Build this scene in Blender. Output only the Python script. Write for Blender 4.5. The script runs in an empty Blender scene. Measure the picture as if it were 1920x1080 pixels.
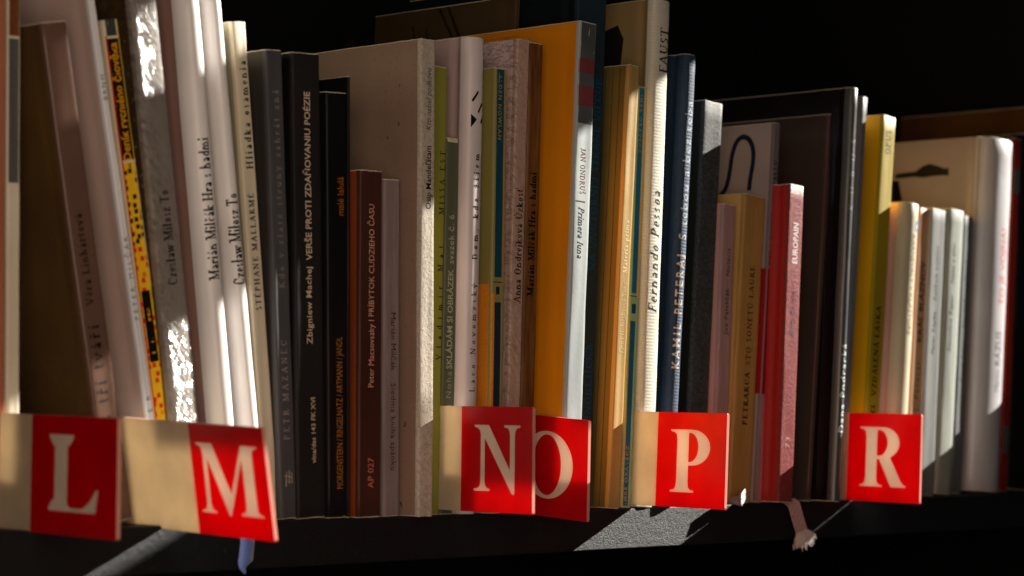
import bpy, bmesh, math, random
from mathutils import Vector, Matrix, noise
from mathutils.geometry import tessellate_polygon
from mathutils.bvhtree import BVHTree

S = bpy.context.scene
COL = S.collection
MM = 0.001

# ---------------------------------------------------------------- camera
cam_data = bpy.data.cameras.new("camera")
cam = bpy.data.objects.new("camera", cam_data)
COL.objects.link(cam)
right, up, fwd = Vector((0.689261, -0.724417, 0.011812)), Vector((-0.042751, -0.024391, 0.998788)), Vector((0.723251, 0.68893, 0.047781))
cam.matrix_world = Matrix(((right.x, up.x, -fwd.x, 0.0), (right.y, up.y, -fwd.y, -0.730076),
                           (right.z, up.z, -fwd.z, 0.048731), (0, 0, 0, 1)))
cam_data.sensor_width = 36.0
cam_data.lens = 83.526
cam_data.clip_start = 0.05
cam_data.clip_end = 50.0
cam_data.dof.use_dof = True
cam_data.dof.focus_distance = 1.06
cam_data.dof.aperture_fstop = 11.0
S.camera = cam

# ---------------------------------------------------------------- light
world = bpy.data.worlds.new("World")
S.world = world
world.use_nodes = True
bg = world.node_tree.nodes["Background"]
bg.inputs[0].default_value = (0.5, 0.62, 0.8, 1)
bg.inputs[1].default_value = 0.012

def lamp(name, kind, loc, target, energy, col, **kw):
    d = bpy.data.lights.new(name, kind)
    d.energy = energy
    d.color = col
    for k, v in kw.items():
        setattr(d, k, v)
    o = bpy.data.objects.new(name, d)
    COL.objects.link(o)
    o.location = loc
    o.rotation_euler = (Vector(target) - Vector(loc)).to_track_quat('-Z', 'Y').to_euler()
    return o

SUN = Vector((-1.0, 0.23, -0.45))
lamp("sun", 'SUN', Vector((0.8, 0, 0.1)) - SUN * 2, (0.8, 0, 0.1), 9.0, (1.0, 0.94, 0.85), angle=math.radians(0.35))
lamp("room_light", 'AREA', (0.22, -0.60, 0.13), (0.66, 0.0, 0.05), 1.25, (1.0, 0.77, 0.60), size=0.5)

S.view_settings.view_transform = 'Standard'
S.view_settings.look = 'None'
S.view_settings.exposure = 1.0
S.view_settings.gamma = 1.0
S.cycles.max_bounces = 10
S.cycles.diffuse_bounces = 5
S.cycles.transparent_max_bounces = 12
S.cycles.sample_clamp_indirect = 6.0
S.cycles.use_denoising = True

# ---------------------------------------------------------------- measured data
GEO = {  # book: x, y, z of the left foot of its spine, width, height (mm), lean (rad)
 'A': (503.9, 12.0, 0.00, 4.9, 201.0, -0.0214),
 'B': (511.0, 14.0, 0.00, 5.9, 201.2, -0.0228),
 'Linh': (554.5, 9.0, 0.00, 11.3, 192.1, -0.1888),
 'White': (579.2, 8.0, 0.00, 3.0, 211.9, -0.1993),
 'Mika': (582.0, 8.0, 0.00, 7.2, 196.2, -0.1863),
 'Plast': (585.9, 4.0, 0.00, 13.3, 208.9, -0.1511),
 'Milc1': (605.1, 4.0, 0.00, 10.8, 209.3, -0.1287),
 'Milo2': (621.4, 6.0, 0.00, 9.1, 211.7, -0.1374),
 'Mall': (629.7, 5.0, 0.00, 7.0, 201.0, -0.1125),
 'Maza': (634.9, 2.0, 0.00, 8.6, 190.4, -0.0656),
 'Vers': (642.5, 0.0, 0.00, 14.8, 190.4, -0.0398),
 'Hala': (657.2, -2.0, 0.00, 11.6, 175.7, -0.0293),
 'Macs': (670.1, -6.0, 0.00, 12.4, 144.3, -0.0139),
 'Sied': (685.9, -4.0, 0.00, 9.6, 141.8, -0.0175),
 'Mand': (697.7, -13.0, 0.00, 8.2, 201.7, -0.0112),
 'Miss': (706.6, -4.0, 0.12, 11.8, 192.8, 0.0104),
 'Noha': (719.1, -4.0, 0.06, 7.5, 162.5, 0.0076),
 'Novo': (726.6, -7.0, 0.12, 10.8, 207.1, 0.0113),
 'Nowl': (742.8, -10.0, 0.03, 8.0, 195.0, 0.0035),
 'Ondj': (755.3, -8.0, 0.17, 7.9, 209.7, 0.0218),
 'Wood': (763.6, -8.0, 0.19, 9.3, 209.2, 0.0205),
 'Ondr': (778.1, -21.0, 0.43, 11.0, 219.7, 0.0391),
 'Navy': (798.5, -2.0, 0.68, 19.7, 244.9, 0.0344),
 'Mate': (822.6, -9.0, 0.43, 7.5, 206.6, 0.0577),
 'Orav': (834.7, -6.0, 0.35, 7.2, 197.8, 0.0486),
 'Pess': (843.5, -8.0, 0.49, 12.3, 239.9, 0.0394),
 'Kami': (860.6, -9.0, 0.58, 8.7, 216.2, 0.0666),
 'Trau': (893.7, 4.0, 0.92, 14.0, 197.7, 0.0660),
 'Pala': (910.3, 0.0, 0.42, 9.2, 147.4, 0.0459),
 'Petr': (921.9, -1.0, 1.16, 16.5, 153.0, 0.0703),
 'Ezra': (940.3, -3.0, 0.34, 4.7, 191.2, 0.0719),
 'Euro': (944.4, -14.0, 0.58, 11.3, 158.9, 0.0513),
 'Gray': (976.3, -8.0, 0.27, 3.1, 199.2, 0.0859),
 'Kubu': (982.1, -19.0, 0.42, 6.4, 212.0, 0.0660),
 'Pale': (1012.6, -2.0, 0.37, 4.2, 212.7, 0.0887),
 'Opus': (1024.8, -7.0, 1.01, 11.1, 203.2, 0.0917),
 'Karn': (1042.0, -12.0, 1.16, 13.3, 156.9, 0.0873),
 'Kral': (1076.1, 1.0, 0.92, 10.7, 157.2, 0.0865),
 'Repk': (1087.1, -1.0, 0.97, 13.3, 157.2, 0.0730),
 'Repa': (1101.5, -1.0, 1.36, 16.2, 158.0, 0.0841),
 'Rebr': (1127.4, 5.0, 0.75, 9.6, 156.3, 0.0784),
 'Razu': (1144.2, 4.0, 2.16, 29.7, 201.2, 0.0726),
 'Redb': (1191.7, 14.0, 0.56, 7.4, 206.9, 0.0753),
 'Blak': (1203.6, 16.0, 1.64, 20.3, 209.8, 0.0806),
 'Thin': (666.6, -3.0, 0.00, 1.2, 183.2, -0.0196),
}
TEXT = {  # book: (words, start mm, end mm, reading up/down, cap height mm, place across, style, ink)
 'Linh': [
  ('nus tří tváří', 29.9, 76.7, 'U', 5.2, 0.42, 'sr', (0.05, 0.035, 0.03)),
  ('Věra Linhartová', 84.1, 119.3, 'U', 3.6, 0.42, 'sr', (0.05, 0.035, 0.03)),
 ],
 'White': [
  ('PETER MILČÁK', 79.8, 112.5, 'U', 2.2, 0.5, 'ss', (0.35, 0.33, 0.32)),
  ('BRNM', 165.2, 175.0, 'U', 2.2, 0.5, 'ss', (0.3, 0.3, 0.3)),
  ('PETER', 29.4, 50.0, 'U', 2.2, 0.5, 'ss', (0.3, 0.3, 0.3)),
 ],
 'Mika': [
  ('Tomáš Míka', 65.2, 87.5, 'U', 3.4, 0.45, 'sB', (0.85, 0.6, 0.05)),
  ('Deník rychlého člověka', 141.6, 187.4, 'U', 4.0, 0.45, 'sB', (0.9, 0.62, 0.08)),
 ],
 'Plast': [
  ('Czesław Miłosz To', 92.5, 130.1, 'U', 4.6, 0.5, 'sb', (0.03, 0.03, 0.03)),
 ],
 'Milc1': [
  ('Marián Milčák Hra s hadmi', 95.6, 152.0, 'U', 4.6, 0.42, 'sb', (0.03, 0.03, 0.03)),
 ],
 'Milo2': [
  ('Czesław Miłosz To', 94.4, 131.4, 'U', 4.6, 0.4, 'sb', (0.03, 0.03, 0.03)),
 ],
 'Mall': [
  ('STÉPHANE MALLARMÉ', 84.5, 131.9, 'U', 2.9, 0.5, 'sb', (0.05, 0.04, 0.04)),
  ('Hliadka osamenia', 141.6, 185.4, 'U', 3.6, 0.55, 'sb', (0.05, 0.04, 0.04)),
 ],
 'Maza': [
  ('PETR MAZANEC', 31.9, 72.6, 'U', 3.2, 0.5, 'sr', (0.55, 0.52, 0.5)),
  ('Kdo v zlaté struny zahrát zná', 93.6, 174.2, 'U', 3.2, 0.5, 'sr', (0.5, 0.46, 0.44)),
 ],
 'Vers': [
  ('vlna/das 143 FK XVI', 22.4, 49.2, 'U', 2.3, 0.58, 'sB', (0.75, 0.68, 0.6)),
  ('Zbigniew Machej', 71.1, 102.7, 'U', 3.2, 0.48, 'sB', (0.8, 0.72, 0.62)),
  ('VERŠE PROTI ZDAŇOVANIU POÉZIE', 105.4, 174.5, 'U', 3.3, 0.5, 'sB', (0.8, 0.72, 0.62)),
 ],
 'Hala': [
  ('MORGENSTERN / RINGELNATZ / ARTMANN / JANDL', 11.7, 74.4, 'U', 3.6, 0.52, 'cd', (0.65, 0.42, 0.15)),
  ('malé lalulá', 124.5, 140.6, 'U', 3.8, 0.62, 'cd', (0.65, 0.36, 0.08)),
 ],
 'Macs': [
  ('AP 027', 12.1, 24.7, 'U', 3.4, 0.52, 'ss', (0.8, 0.45, 0.38)),
  ('Peter Macsovszky I PRÍBYTOK CUDZIEHO ČASU', 53.7, 130.2, 'U', 3.2, 0.52, 'ss', (0.85, 0.62, 0.55)),
 ],
 'Sied': [
  ('Marián Milčák', 85.8, 61.1, 'D', 3.0, 0.6, 'ss', (0.06, 0.05, 0.05)),
  ('Siedma kniha spánku', 55.9, 19.2, 'D', 3.0, 0.6, 'ss', (0.06, 0.05, 0.05)),
 ],
 'Mand': [
  ('Osip Mandeľštam', 129.4, 156.5, 'U', 3.2, 0.55, 'sB', (0.03, 0.03, 0.03)),
  ('Kto našiel podkovu', 162.9, 189.6, 'U', 3.2, 0.55, 'sI', (0.03, 0.03, 0.03)),
 ],
 'Miss': [
  ('MISSA EST', 128.9, 156.4, 'U', 3.0, 0.82, 'sr', (0.05, 0.05, 0.02)),
  ('Vladimír Mat', 66.2, 115.5, 'U', 3.0, 0.82, 'sr', (0.05, 0.05, 0.02)),
 ],
 'Noha': [
  ('Bohdan Noha', 30.8, 61.3, 'U', 3.3, 0.5, 'ss', (0.6, 0.58, 0.5)),
  ('SKLÁDÁM SI OBRÁZEK', 62.4, 105.5, 'U', 3.3, 0.5, 'sB', (0.68, 0.66, 0.58)),
  ('svazek č. 6', 107.8, 129.1, 'U', 3.3, 0.5, 'ss', (0.68, 0.66, 0.58)),
 ],
 'Novo': [
  ('Laco Novomeský', 52.6, 99.6, 'U', 3.2, 0.5, 'sr', (0.04, 0.04, 0.04)),
  ('Dom, kde žijem', 110.0, 156.3, 'U', 3.2, 0.5, 'sb', (0.04, 0.04, 0.04)),
 ],
 'Nowl': [
  ('ALDEN NOWLAN', 192.1, 163.4, 'D', 2.2, 0.45, 'sB', (0.6, 0.5, 0.25)),
 ],
 'Ondj': [
  ('Anna Ondrejková Úzkosť', 92.3, 143.2, 'U', 4.2, 0.5, 'sb', (0.04, 0.03, 0.03)),
 ],
 'Wood': [
  ('Marián Milčák Hra s hadmi', 95.7, 151.2, 'U', 4.2, 0.45, 'sb', (0.04, 0.02, 0.01)),
 ],
 'Ondr': [
  ('JAN ONDRUŠ', 162.5, 141.6, 'D', 3.2, 0.5, 'sr', (0.32, 0.12, 0.06)),
  ('|', 139.6, 138.0, 'D', 5.0, 0.5, 'ss', (0.3, 0.2, 0.12)),
  ('Primera luna', 136.0, 112.8, 'D', 3.9, 0.5, 'si', (0.05, 0.05, 0.05)),
 ],
 'Navy': [
  ('NA VNÚTORNEJ STRANE VIEČOR', 109.3, 199.5, 'U', 4.6, 0.78, 'sr', (0.03, 0.28, 0.45)),
  ('ONDREJIČKA', 38.8, 76.0, 'U', 4.6, 0.78, 'sr', (0.03, 0.28, 0.45)),
 ],
 'Mate': [
  ('Elena Hidvéghyová-Yung', 71.7, 104.9, 'U', 3.0, 0.5, 'sr', (0.8, 0.7, 0.5)),
  ('Materia prima', 108.9, 133.8, 'U', 3.0, 0.5, 'sb', (0.85, 0.75, 0.55)),
 ],
 'Orav': [
  ('IMRE ORAVECZ', 193.7, 166.1, 'D', 2.2, 0.42, 'sB', (0.55, 0.6, 0.55)),
  ('IMRE ORAVECZ', 1.5, 28.9, 'U', 2.2, 0.42, 'sB', (0.7, 0.55, 0.35)),
 ],
 'Pess': [
  ('Fernando Pessoa', 90.9, 148.7, 'U', 5.8, 0.48, 'si', (0.12, 0.12, 0.08)),
  ('FAUST', 205.1, 226.9, 'U', 6.2, 0.62, 'sr', (0.12, 0.12, 0.08)),
 ],
 'Kami': [
  ('KAMIL PETERAJ', 64.8, 119.3, 'U', 4.4, 0.38, 'sB', (0.8, 0.75, 0.7)),
  ('S tebou a bez teba', 126.5, 193.5, 'U', 4.8, 0.42, 'ss', (0.72, 0.76, 0.8)),
 ],
 'Trau': [
  ('Bernard Pietraß', 24.2, 76.4, 'U', 4.2, 0.5, 'ss', (0.2, 0.2, 0.18)),
  ('z lemu snu', 88.2, 121.9, 'U', 4.2, 0.5, 'ss', (0.24, 0.24, 0.22)),
  ('traumsaum', 133.8, 168.8, 'U', 4.2, 0.5, 'ss', (0.22, 0.24, 0.24)),
 ],
 'Pala': [
  ('Joe Palaščák', 82.9, 105.9, 'U', 3.0, 0.55, 'ss', (0.1, 0.06, 0.06)),
  ('Notácia', 111.7, 125.7, 'U', 3.0, 0.55, 'ss', (0.1, 0.06, 0.06)),
 ],
 'Petr': [
  ('PETRARCA', 38.1, 64.6, 'U', 3.9, 0.55, 'sb', (0.06, 0.035, 0.02)),
  ('STO SONETŮ LAURE', 67.8, 117.7, 'U', 3.9, 0.55, 'sr', (0.08, 0.04, 0.02)),
 ],
 'Ezra': [
  ('EZRA POUND V RAPALLU', 118.9, 172.2, 'U', 3.0, 0.5, 'sb', (0.04, 0.03, 0.03)),
 ],
 'Euro': [
  ('73', 27.1, 32.4, 'U', 3.6, 0.5, 'ss', (0.8, 0.6, 0.6)),
  ('EUROPAIN', 119.1, 139.7, 'U', 4.2, 0.52, 'sB', (0.9, 0.85, 0.85)),
  ('Áno či nie', 82.4, 105.6, 'U', 3.8, 0.5, 'ss', (0.3, 0.22, 0.3)),
 ],
 'Kubu': [
  ('Dana Podracká', 34.7, 80.0, 'U', 4.0, 0.5, 'sB', (0.85, 0.88, 0.88)),
  ('KUBUS', 148.4, 185.1, 'U', 3.8, 0.5, 'ss', (0.55, 0.57, 0.57)),
 ],
 'Opus': [
  ('OPUS', 182.4, 195.9, 'U', 4.4, 0.5, 'sr', (0.12, 0.1, 0.01)),
  ('EL', 44.5, 50.1, 'U', 4.2, 0.5, 'sb', (0.08, 0.05, 0.01)),
  ('VZDÁLENÁ LÁSKA', 53.8, 101.5, 'U', 4.2, 0.5, 'sb', (0.08, 0.05, 0.01)),
 ],
 'Karn': [
  ('KARNEVALY V KLÁŠTORE', 140.2, 86.4, 'D', 3.6, 0.55, 'ss', (0.42, 0.38, 0.3)),
 ],
 'Kral': [
  ('Daniel J. Perecár', 25.9, 73.2, 'U', 4.0, 0.55, 'ss', (0.12, 0.08, 0.06)),
  ('KRÁĽ BLÁZNOV', 83.5, 128.0, 'U', 4.2, 0.55, 'sB', (0.05, 0.04, 0.03)),
 ],
 'Repk': [
  ('Peter Repka', 76.8, 100.3, 'U', 3.2, 0.5, 'sI', (0.1, 0.1, 0.1)),
  ('Relikvie anjelov', 106.2, 137.1, 'U', 3.2, 0.5, 'sI', (0.1, 0.1, 0.1)),
 ],
 'Repa': [
  ('Stanislava Repar', 78.3, 110.3, 'U', 3.2, 0.38, 'sI', (0.1, 0.1, 0.1)),
  ('Nahá v tŕni', 116.0, 138.6, 'U', 3.2, 0.38, 'sI', (0.1, 0.1, 0.1)),
 ],
 'Rebr': [
  ('Derek Rebro', 62.3, 86.0, 'U', 3.2, 0.5, 'sI', (0.06, 0.06, 0.06)),
  ('Ako tieň na pľúcach', 92.0, 131.5, 'U', 3.2, 0.5, 'sI', (0.06, 0.06, 0.06)),
 ],
 'Razu': [
  ('Martin', 56.6, 69.3, 'U', 5.4, 0.55, 'ss', (0.35, 0.35, 0.38)),
  ('RÁZUS', 71.2, 91.0, 'U', 6.0, 0.55, 'ss', (0.1, 0.1, 0.12)),
  ('TO JE VOJNA!', 106.1, 150.0, 'U', 6.4, 0.6, 'ss', (0.75, 0.12, 0.05)),
 ],
 'Redb': [
  ('045', 178.4, 184.7, 'U', 2.4, 0.5, 'ss', (0.05, 0.05, 0.05)),
  ('045', 25.7, 33.7, 'U', 2.4, 0.5, 'ss', (0.05, 0.05, 0.05)),
 ],
}
LOOP = [(35.2, 153.6), (29.6, 158.5), (27.4, 166.7), (26.3, 175.7), (23.9, 182.5), (20.0, 184.9), (15.8, 183.3), (13.0, 178.2), (12.6, 171.3), (13.8, 163.1), (14.3, 155.8)]
INK = [(59.2, 182.6), (51.8, 183.2), (45.7, 183.4), (40.9, 186.3), (36.1, 187.5), (30.0, 185.6), (26.2, 184.0), (22.9, 184.1), (23.0, 179.5), (25.4, 180.1), (32.1, 180.0), (40.6, 179.5), (46.7, 180.3), (54.1, 180.0), (59.7, 180.0)]
INK2 = [(62.1, 178.6), (57.2, 178.8), (56.0, 174.0), (54.0, 166.6), (61.5, 166.4)]
# [('Ondr', [220.6, 203.1, 196.6, 191.0, 181.8, 173.6]), ('Mika', [196.0, 188.4, 140.9, 133.7, 106.6, 89.3, 87.4, 63.7, 40.5]), ('Nowl', [195.4, 103.0, 100.6, 97.1, 93.6]), ('Ezra', [191.6, 116.7, 53.7]), ('Sied', [142.0]), ('Redb', [207.5, 188.5, 174.6, 37.5, 22.0]), ('Karn', [147.0, 141.2]), ('Mand', [199.8]), ('Noha', [163.1, 161.3])]
# brown back: [[798.0, 29.4, 228.5], [798.0, 125.2, 238.5], [1228.0, 103.9, 228.5], [1228.0, 20.6, 228.6]]
# plate L X517 [[-44.0, 41.0], [-43.2, -2.2], [5.9, 40.9], [5.3, -3.3]]
# plate M X579 [[34.4, 39.1], [-49.3, 38.3], [-8.3, 38.7]]
# plate Mb X586 [[35.4, -3.4], [-49.8, -4.6], [-8.6, -4.1]]
# plate N X719 [[-4.3, 46.3], [-5.1, 2.3], [-57.6, 46.9], [-57.4, 2.2], [-17.2, 46.9]]
# plate O X775 [[-39.0, 41.3], [-37.8, -3.1]]
# plate P X843 [[-5.4, 44.7], [-4.3, 1.5], [-61.1, 44.9], [-59.6, 1.4], [-20.6, 44.9]]
# plate R X1014 [[-5.9, 45.3], [-3.5, -0.3], [-50.8, 45.3], [-49.4, -0.5]]
# ribbon [[957.4, -10.0, 0.7], [967.1, -10.0, 0.4], [961.9, -10.0, -8.8], [971.2, -10.0, -9.0], [965.5, -10.0, -16.9], [974.4, -10.0, -15.8], [959.8, -10.0, -21.2], [983.5, -10.0, -20.1], [907.5, -10.0, -0.8], [920.8, -10.0, 2.8], [603.9, -10.0, -6.9], [610.9, -10.0, -7.2], [602.2, -10.0, -15.0], [610.3, -10.0, -15.3], [604.1, -10.0, -19.6]]

# ---------------------------------------------------------------- object helpers
def tag(o, label=None, cat=None, group=None, kind=None):
    for k, v in (('label', label), ('category', cat), ('group', group), ('kind', kind)):
        if v:
            o[k] = v
    return o

def mesh_obj(name, verts, faces, mats, parent=None, smooth=False, slots=None, loc=(0, 0, 0)):
    me = bpy.data.meshes.new(name)
    me.from_pydata([tuple(v) for v in verts], [], faces)
    for m in (mats if isinstance(mats, (list, tuple)) else [mats]):
        me.materials.append(m)
    if slots:
        me.polygons.foreach_set("material_index", slots)
    if smooth:
        me.polygons.foreach_set("use_smooth", [True] * len(faces))
    me.update()
    o = bpy.data.objects.new(name, me)
    COL.objects.link(o)
    o.location = loc
    if parent:
        o.parent = parent
    return o

def empty(name, loc, rot=(0, 0, 0)):
    o = bpy.data.objects.new(name, None)
    o.empty_display_size = 0.02
    COL.objects.link(o)
    o.location = loc
    o.rotation_euler = rot
    return o

def box(x0, x1, y0, y1, z0, z1):
    v = [(x0, y0, z0), (x1, y0, z0), (x1, y1, z0), (x0, y1, z0), (x0, y0, z1), (x1, y0, z1), (x1, y1, z1), (x0, y1, z1)]
    f = [(0, 3, 2, 1), (4, 5, 6, 7), (0, 1, 5, 4), (1, 2, 6, 5), (2, 3, 7, 6), (3, 0, 4, 7)]
    return [tuple(c * MM for c in p) for p in v], f

def boxes(lst):
    V, Fc = [], []
    for b in lst:
        v, f = box(*b)
        n = len(V)
        V += v
        Fc += [tuple(i + n for i in q) for q in f]
    return V, Fc

# ---------------------------------------------------------------- materials
def lin(c):
    return tuple(((x / 12.92) if x <= 0.04045 else ((x + 0.055) / 1.055) ** 2.4) for x in c)

class NT:
    def __init__(self, name):
        self.m = bpy.data.materials.new(name)
        self.m.use_nodes = True
        self.t = self.m.node_tree
        self.t.nodes.clear()
        self.out = self.t.nodes.new('ShaderNodeOutputMaterial')
    def n(self, typ, **kw):
        nd = self.t.nodes.new(typ)
        for k, v in kw.items():
            if k.startswith('i_'):
                key = k[2:]
                key = int(key) if key.isdigit() else key.replace('_', ' ')
                nd.inputs[key].default_value = v
            else:
                setattr(nd, k, v)
        return nd
    def l(self, a, b):
        self.t.links.new(a, b)
    def coords(self, scale=(1, 1, 1), seed=0.0):
        tc = self.n('ShaderNodeTexCoord')
        mp = self.n('ShaderNodeMapping')
        mp.inputs['Scale'].default_value = scale
        mp.inputs['Location'].default_value = (seed * 1.37, seed * 0.71, seed * 2.13)
        self.l(tc.outputs['Object'], mp.inputs['Vector'])
        return mp.outputs[0]
    def noise(self, vec, scale, detail=4.0, rough=0.55):
        nd = self.n('ShaderNodeTexNoise')
        nd.inputs['Scale'].default_value = scale
        nd.inputs['Detail'].default_value = detail
        nd.inputs['Roughness'].default_value = rough
        self.l(vec, nd.inputs['Vector'])
        return nd.outputs['Fac']
    def ramp(self, fac, stops, interp='LINEAR'):
        r = self.n('ShaderNodeValToRGB')
        r.color_ramp.interpolation = interp
        e = r.color_ramp.elements
        while len(e) < len(stops):
            e.new(0.5)
        for i, (p, c) in enumerate(stops):
            e[i].position = p
            e[i].color = tuple(c) + (1,) if len(c) == 3 else c
        self.l(fac, r.inputs[0])
        return r.outputs[0]
    def mix(self, fac, a, b, mode='MIX'):
        m = self.n('ShaderNodeMix', data_type='RGBA', blend_type=mode)
        for s, i in ((fac, 0), (a, 6), (b, 7)):
            if hasattr(s, 'links'):
                self.l(s, m.inputs[i])
            else:
                m.inputs[i].default_value = s if i == 0 else (tuple(s) + (1,) if len(s) == 3 else s)
        return m.outputs[2]
    def math(self, op, a, b=0.5):
        m = self.n('ShaderNodeMath', operation=op)
        for s, i in ((a, 0), (b, 1)):
            if hasattr(s, 'links'):
                self.l(s, m.inputs[i])
            else:
                m.inputs[i].default_value = s
        return m.outputs[0]
    def bump(self, h, strength, dist):
        b = self.n('ShaderNodeBump')
        b.inputs['Strength'].default_value = strength
        b.inputs['Distance'].default_value = dist
        self.l(h, b.inputs['Height'])
        return b.outputs[0]

SEED = [0]
def cover_mat(col, rough=0.5, kind='paper', col2=None, coat=0.0, bump=1.0, stain=1.0):
    """printed board, cloth, canvas, mottled paper, wood print ... ; col is sRGB"""
    SEED[0] += 1
    g = NT('cover_' + kind)
    seed = SEED[0] * 3.1
    base = lin(col)
    dark = tuple(c * 0.80 for c in base)
    lite = tuple(min(0.9, c * 1.12 + 0.004) for c in base)
    v = g.coords((1, 1, 1), seed)
    big = g.noise(v, 14.0, 3.0, 0.6)
    c = g.ramp(big, [(0.3, dark), (0.62, lite)])
    c = g.mix(1 - 0.6 * stain, c, base)
    fine = g.noise(v, 2600.0, 2.0, 0.6)
    hgt = None
    dist = 0.00006
    if kind == 'paper':
        c = g.mix(0.18, c, g.ramp(fine, [(0.35, dark), (0.7, lite)]))
        hgt = g.math('ADD', g.noise(v, 420.0, 3.0), g.math('MULTIPLY', fine, 0.25))
    elif kind == 'gloss':
        hgt = g.noise(v, 90.0, 3.0, 0.5)
        dist = 0.00012
    elif kind == 'canvas':
        vz = g.coords((1, 1, 1), 0)
        w1 = g.n('ShaderNodeTexWave', wave_type='BANDS', bands_direction='Z')
        w1.inputs['Scale'].default_value = 330.0 / 1.0 * 0.62
        w1.inputs['Distortion'].default_value = 1.4
        w1.inputs['Detail Scale'].default_value = 200.0
        g.l(vz, w1.inputs['Vector'])
        w2 = g.n('ShaderNodeTexWave', wave_type='BANDS', bands_direction='X')
        w2.inputs['Scale'].default_value = 330.0
        w2.inputs['Distortion'].default_value = 1.0
        w2.inputs['Detail Scale'].default_value = 200.0
        g.l(vz, w2.inputs['Vector'])
        hgt = g.math('ADD', w1.outputs['Fac'], g.math('MULTIPLY', w2.outputs['Fac'], 0.35))
        hgt = g.math('ADD', hgt, g.math('MULTIPLY', g.noise(v, 900.0), 0.6))
        c = g.mix(g.math('MULTIPLY', w1.outputs['Fac'], 0.25), c, dark)
        dist = 0.00012
    elif kind == 'cloth':
        hgt = g.math('ADD', g.noise(g.coords((1, 1, 0.25), seed), 1500.0, 2.0), g.noise(g.coords((0.25, 1, 1), seed), 1500.0, 2.0))
        c = g.mix(0.35, c, g.ramp(hgt, [(0.75, dark), (1.25, lite)]))
        dist = 0.00012
    elif kind == 'mottle':
        b = lin(col2) if col2 else dark
        m1 = g.noise(v, 700.0, 4.0, 0.75)
        c = g.mix(g.ramp(m1, [(0.45, (0, 0, 0)), (0.62, (1, 1, 1))]), c, b)
        hgt = m1
        dist = 0.00022
    elif kind == 'speckle':
        b = lin(col2) if col2 else dark
        m1 = g.noise(v, 1500.0, 2.0, 0.5)
        c = g.mix(g.ramp(m1, [(0.60, (0, 0, 0)), (0.70, (1, 1, 1))]), c, b)
        m2 = g.noise(v, 220.0, 2.0, 0.5)
        c = g.mix(g.ramp(m2, [(0.72, (0, 0, 0)), (0.75, (1, 1, 1))]), c, tuple(x * 0.3 for x in base))
        hgt = g.noise(v, 900.0, 3.0, 0.7)
        dist = 0.00016
    elif kind == 'streak':
        m1 = g.noise(g.coords((1, 1, 0.06), seed), 900.0, 3.0, 0.6)
        c = g.mix(0.6, c, g.ramp(m1, [(0.35, dark), (0.65, lite)]))
        hgt = m1
        dist = 0.00014
    elif kind == 'wood':
        b = lin(col2) if col2 else dark
        m1 = g.noise(g.coords((1.6, 0.5, 0.16), seed), 260.0, 5.0, 0.65)
        c = g.mix(g.ramp(m1, [(0.38, (0, 0, 0)), (0.62, (1, 1, 1))]), c, b)
        hgt = m1
    elif kind == 'cloudy':
        b = lin(col2) if col2 else dark
        m1 = g.noise(v, 16.0, 4.0, 0.6)
        c = g.mix(g.ramp(m1, [(0.42, (0, 0, 0)), (0.68, (1, 1, 1))]), c, b)
        hgt = g.noise(v, 90.0, 3.0, 0.5)
    p = g.n('ShaderNodeBsdfPrincipled')
    g.l(c, p.inputs['Base Color'])
    p.inputs['Roughness'].default_value = rough
    rr = g.noise(v, 60.0, 3.0, 0.6)
    g.l(g.math('ADD', g.math('MULTIPLY', rr, 0.22), rough - 0.11), p.inputs['Roughness'])
    p.inputs['Specular IOR Level'].default_value = 0.38 if kind == 'gloss' else 0.16
    p.inputs['Coat Weight'].default_value = coat
    p.inputs['Coat Roughness'].default_value = 0.22
    g.l(g.bump(hgt, 0.8 * bump, dist), p.inputs['Normal'])
    g.l(p.outputs[0], g.out.inputs[0])
    return g.m

INKS = {}
def ink(col, rough=0.5):
    k = (tuple(col), rough)
    if k not in INKS:
        g = NT('printed_ink')
        p = g.n('ShaderNodeBsdfPrincipled')
        v = g.coords((1, 1, 1), 0.4)
        m = g.noise(v, 1800.0, 2.0, 0.6)
        b = lin(col)
        g.l(g.ramp(m, [(0.3, tuple(x * 0.75 for x in b)), (0.7, tuple(min(1, x * 1.15) for x in b))]), p.inputs['Base Color'])
        p.inputs['Roughness'].default_value = rough + .2
        p.inputs['Specular IOR Level'].default_value = 0.12
        g.l(p.outputs[0], g.out.inputs[0])
        INKS[k] = g.m
    return INKS[k]

def page_mat():
    g = NT('page_edges')
    p = g.n('ShaderNodeBsdfPrincipled')
    w = g.noise(g.coords((1, 0.02, 0.02), 1.0), 4200.0, 2.0, 0.6)
    g.l(g.ramp(w, [(0.3, lin((0.62, 0.55, 0.42))), (0.7, lin((0.86, 0.81, 0.70)))]), p.inputs['Base Color'])
    p.inputs['Roughness'].default_value = 0.9
    g.l(g.bump(w, 0.6, 0.0001), p.inputs['Normal'])
    g.l(p.outputs[0], g.out.inputs[0])
    return g.m
PAGES = page_mat()
BOARD_EDGE = cover_mat((0.80, 0.76, 0.68), 0.8, 'paper')
DARK_EDGE = cover_mat((0.30, 0.29, 0.28), 0.7, 'paper')

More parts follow.
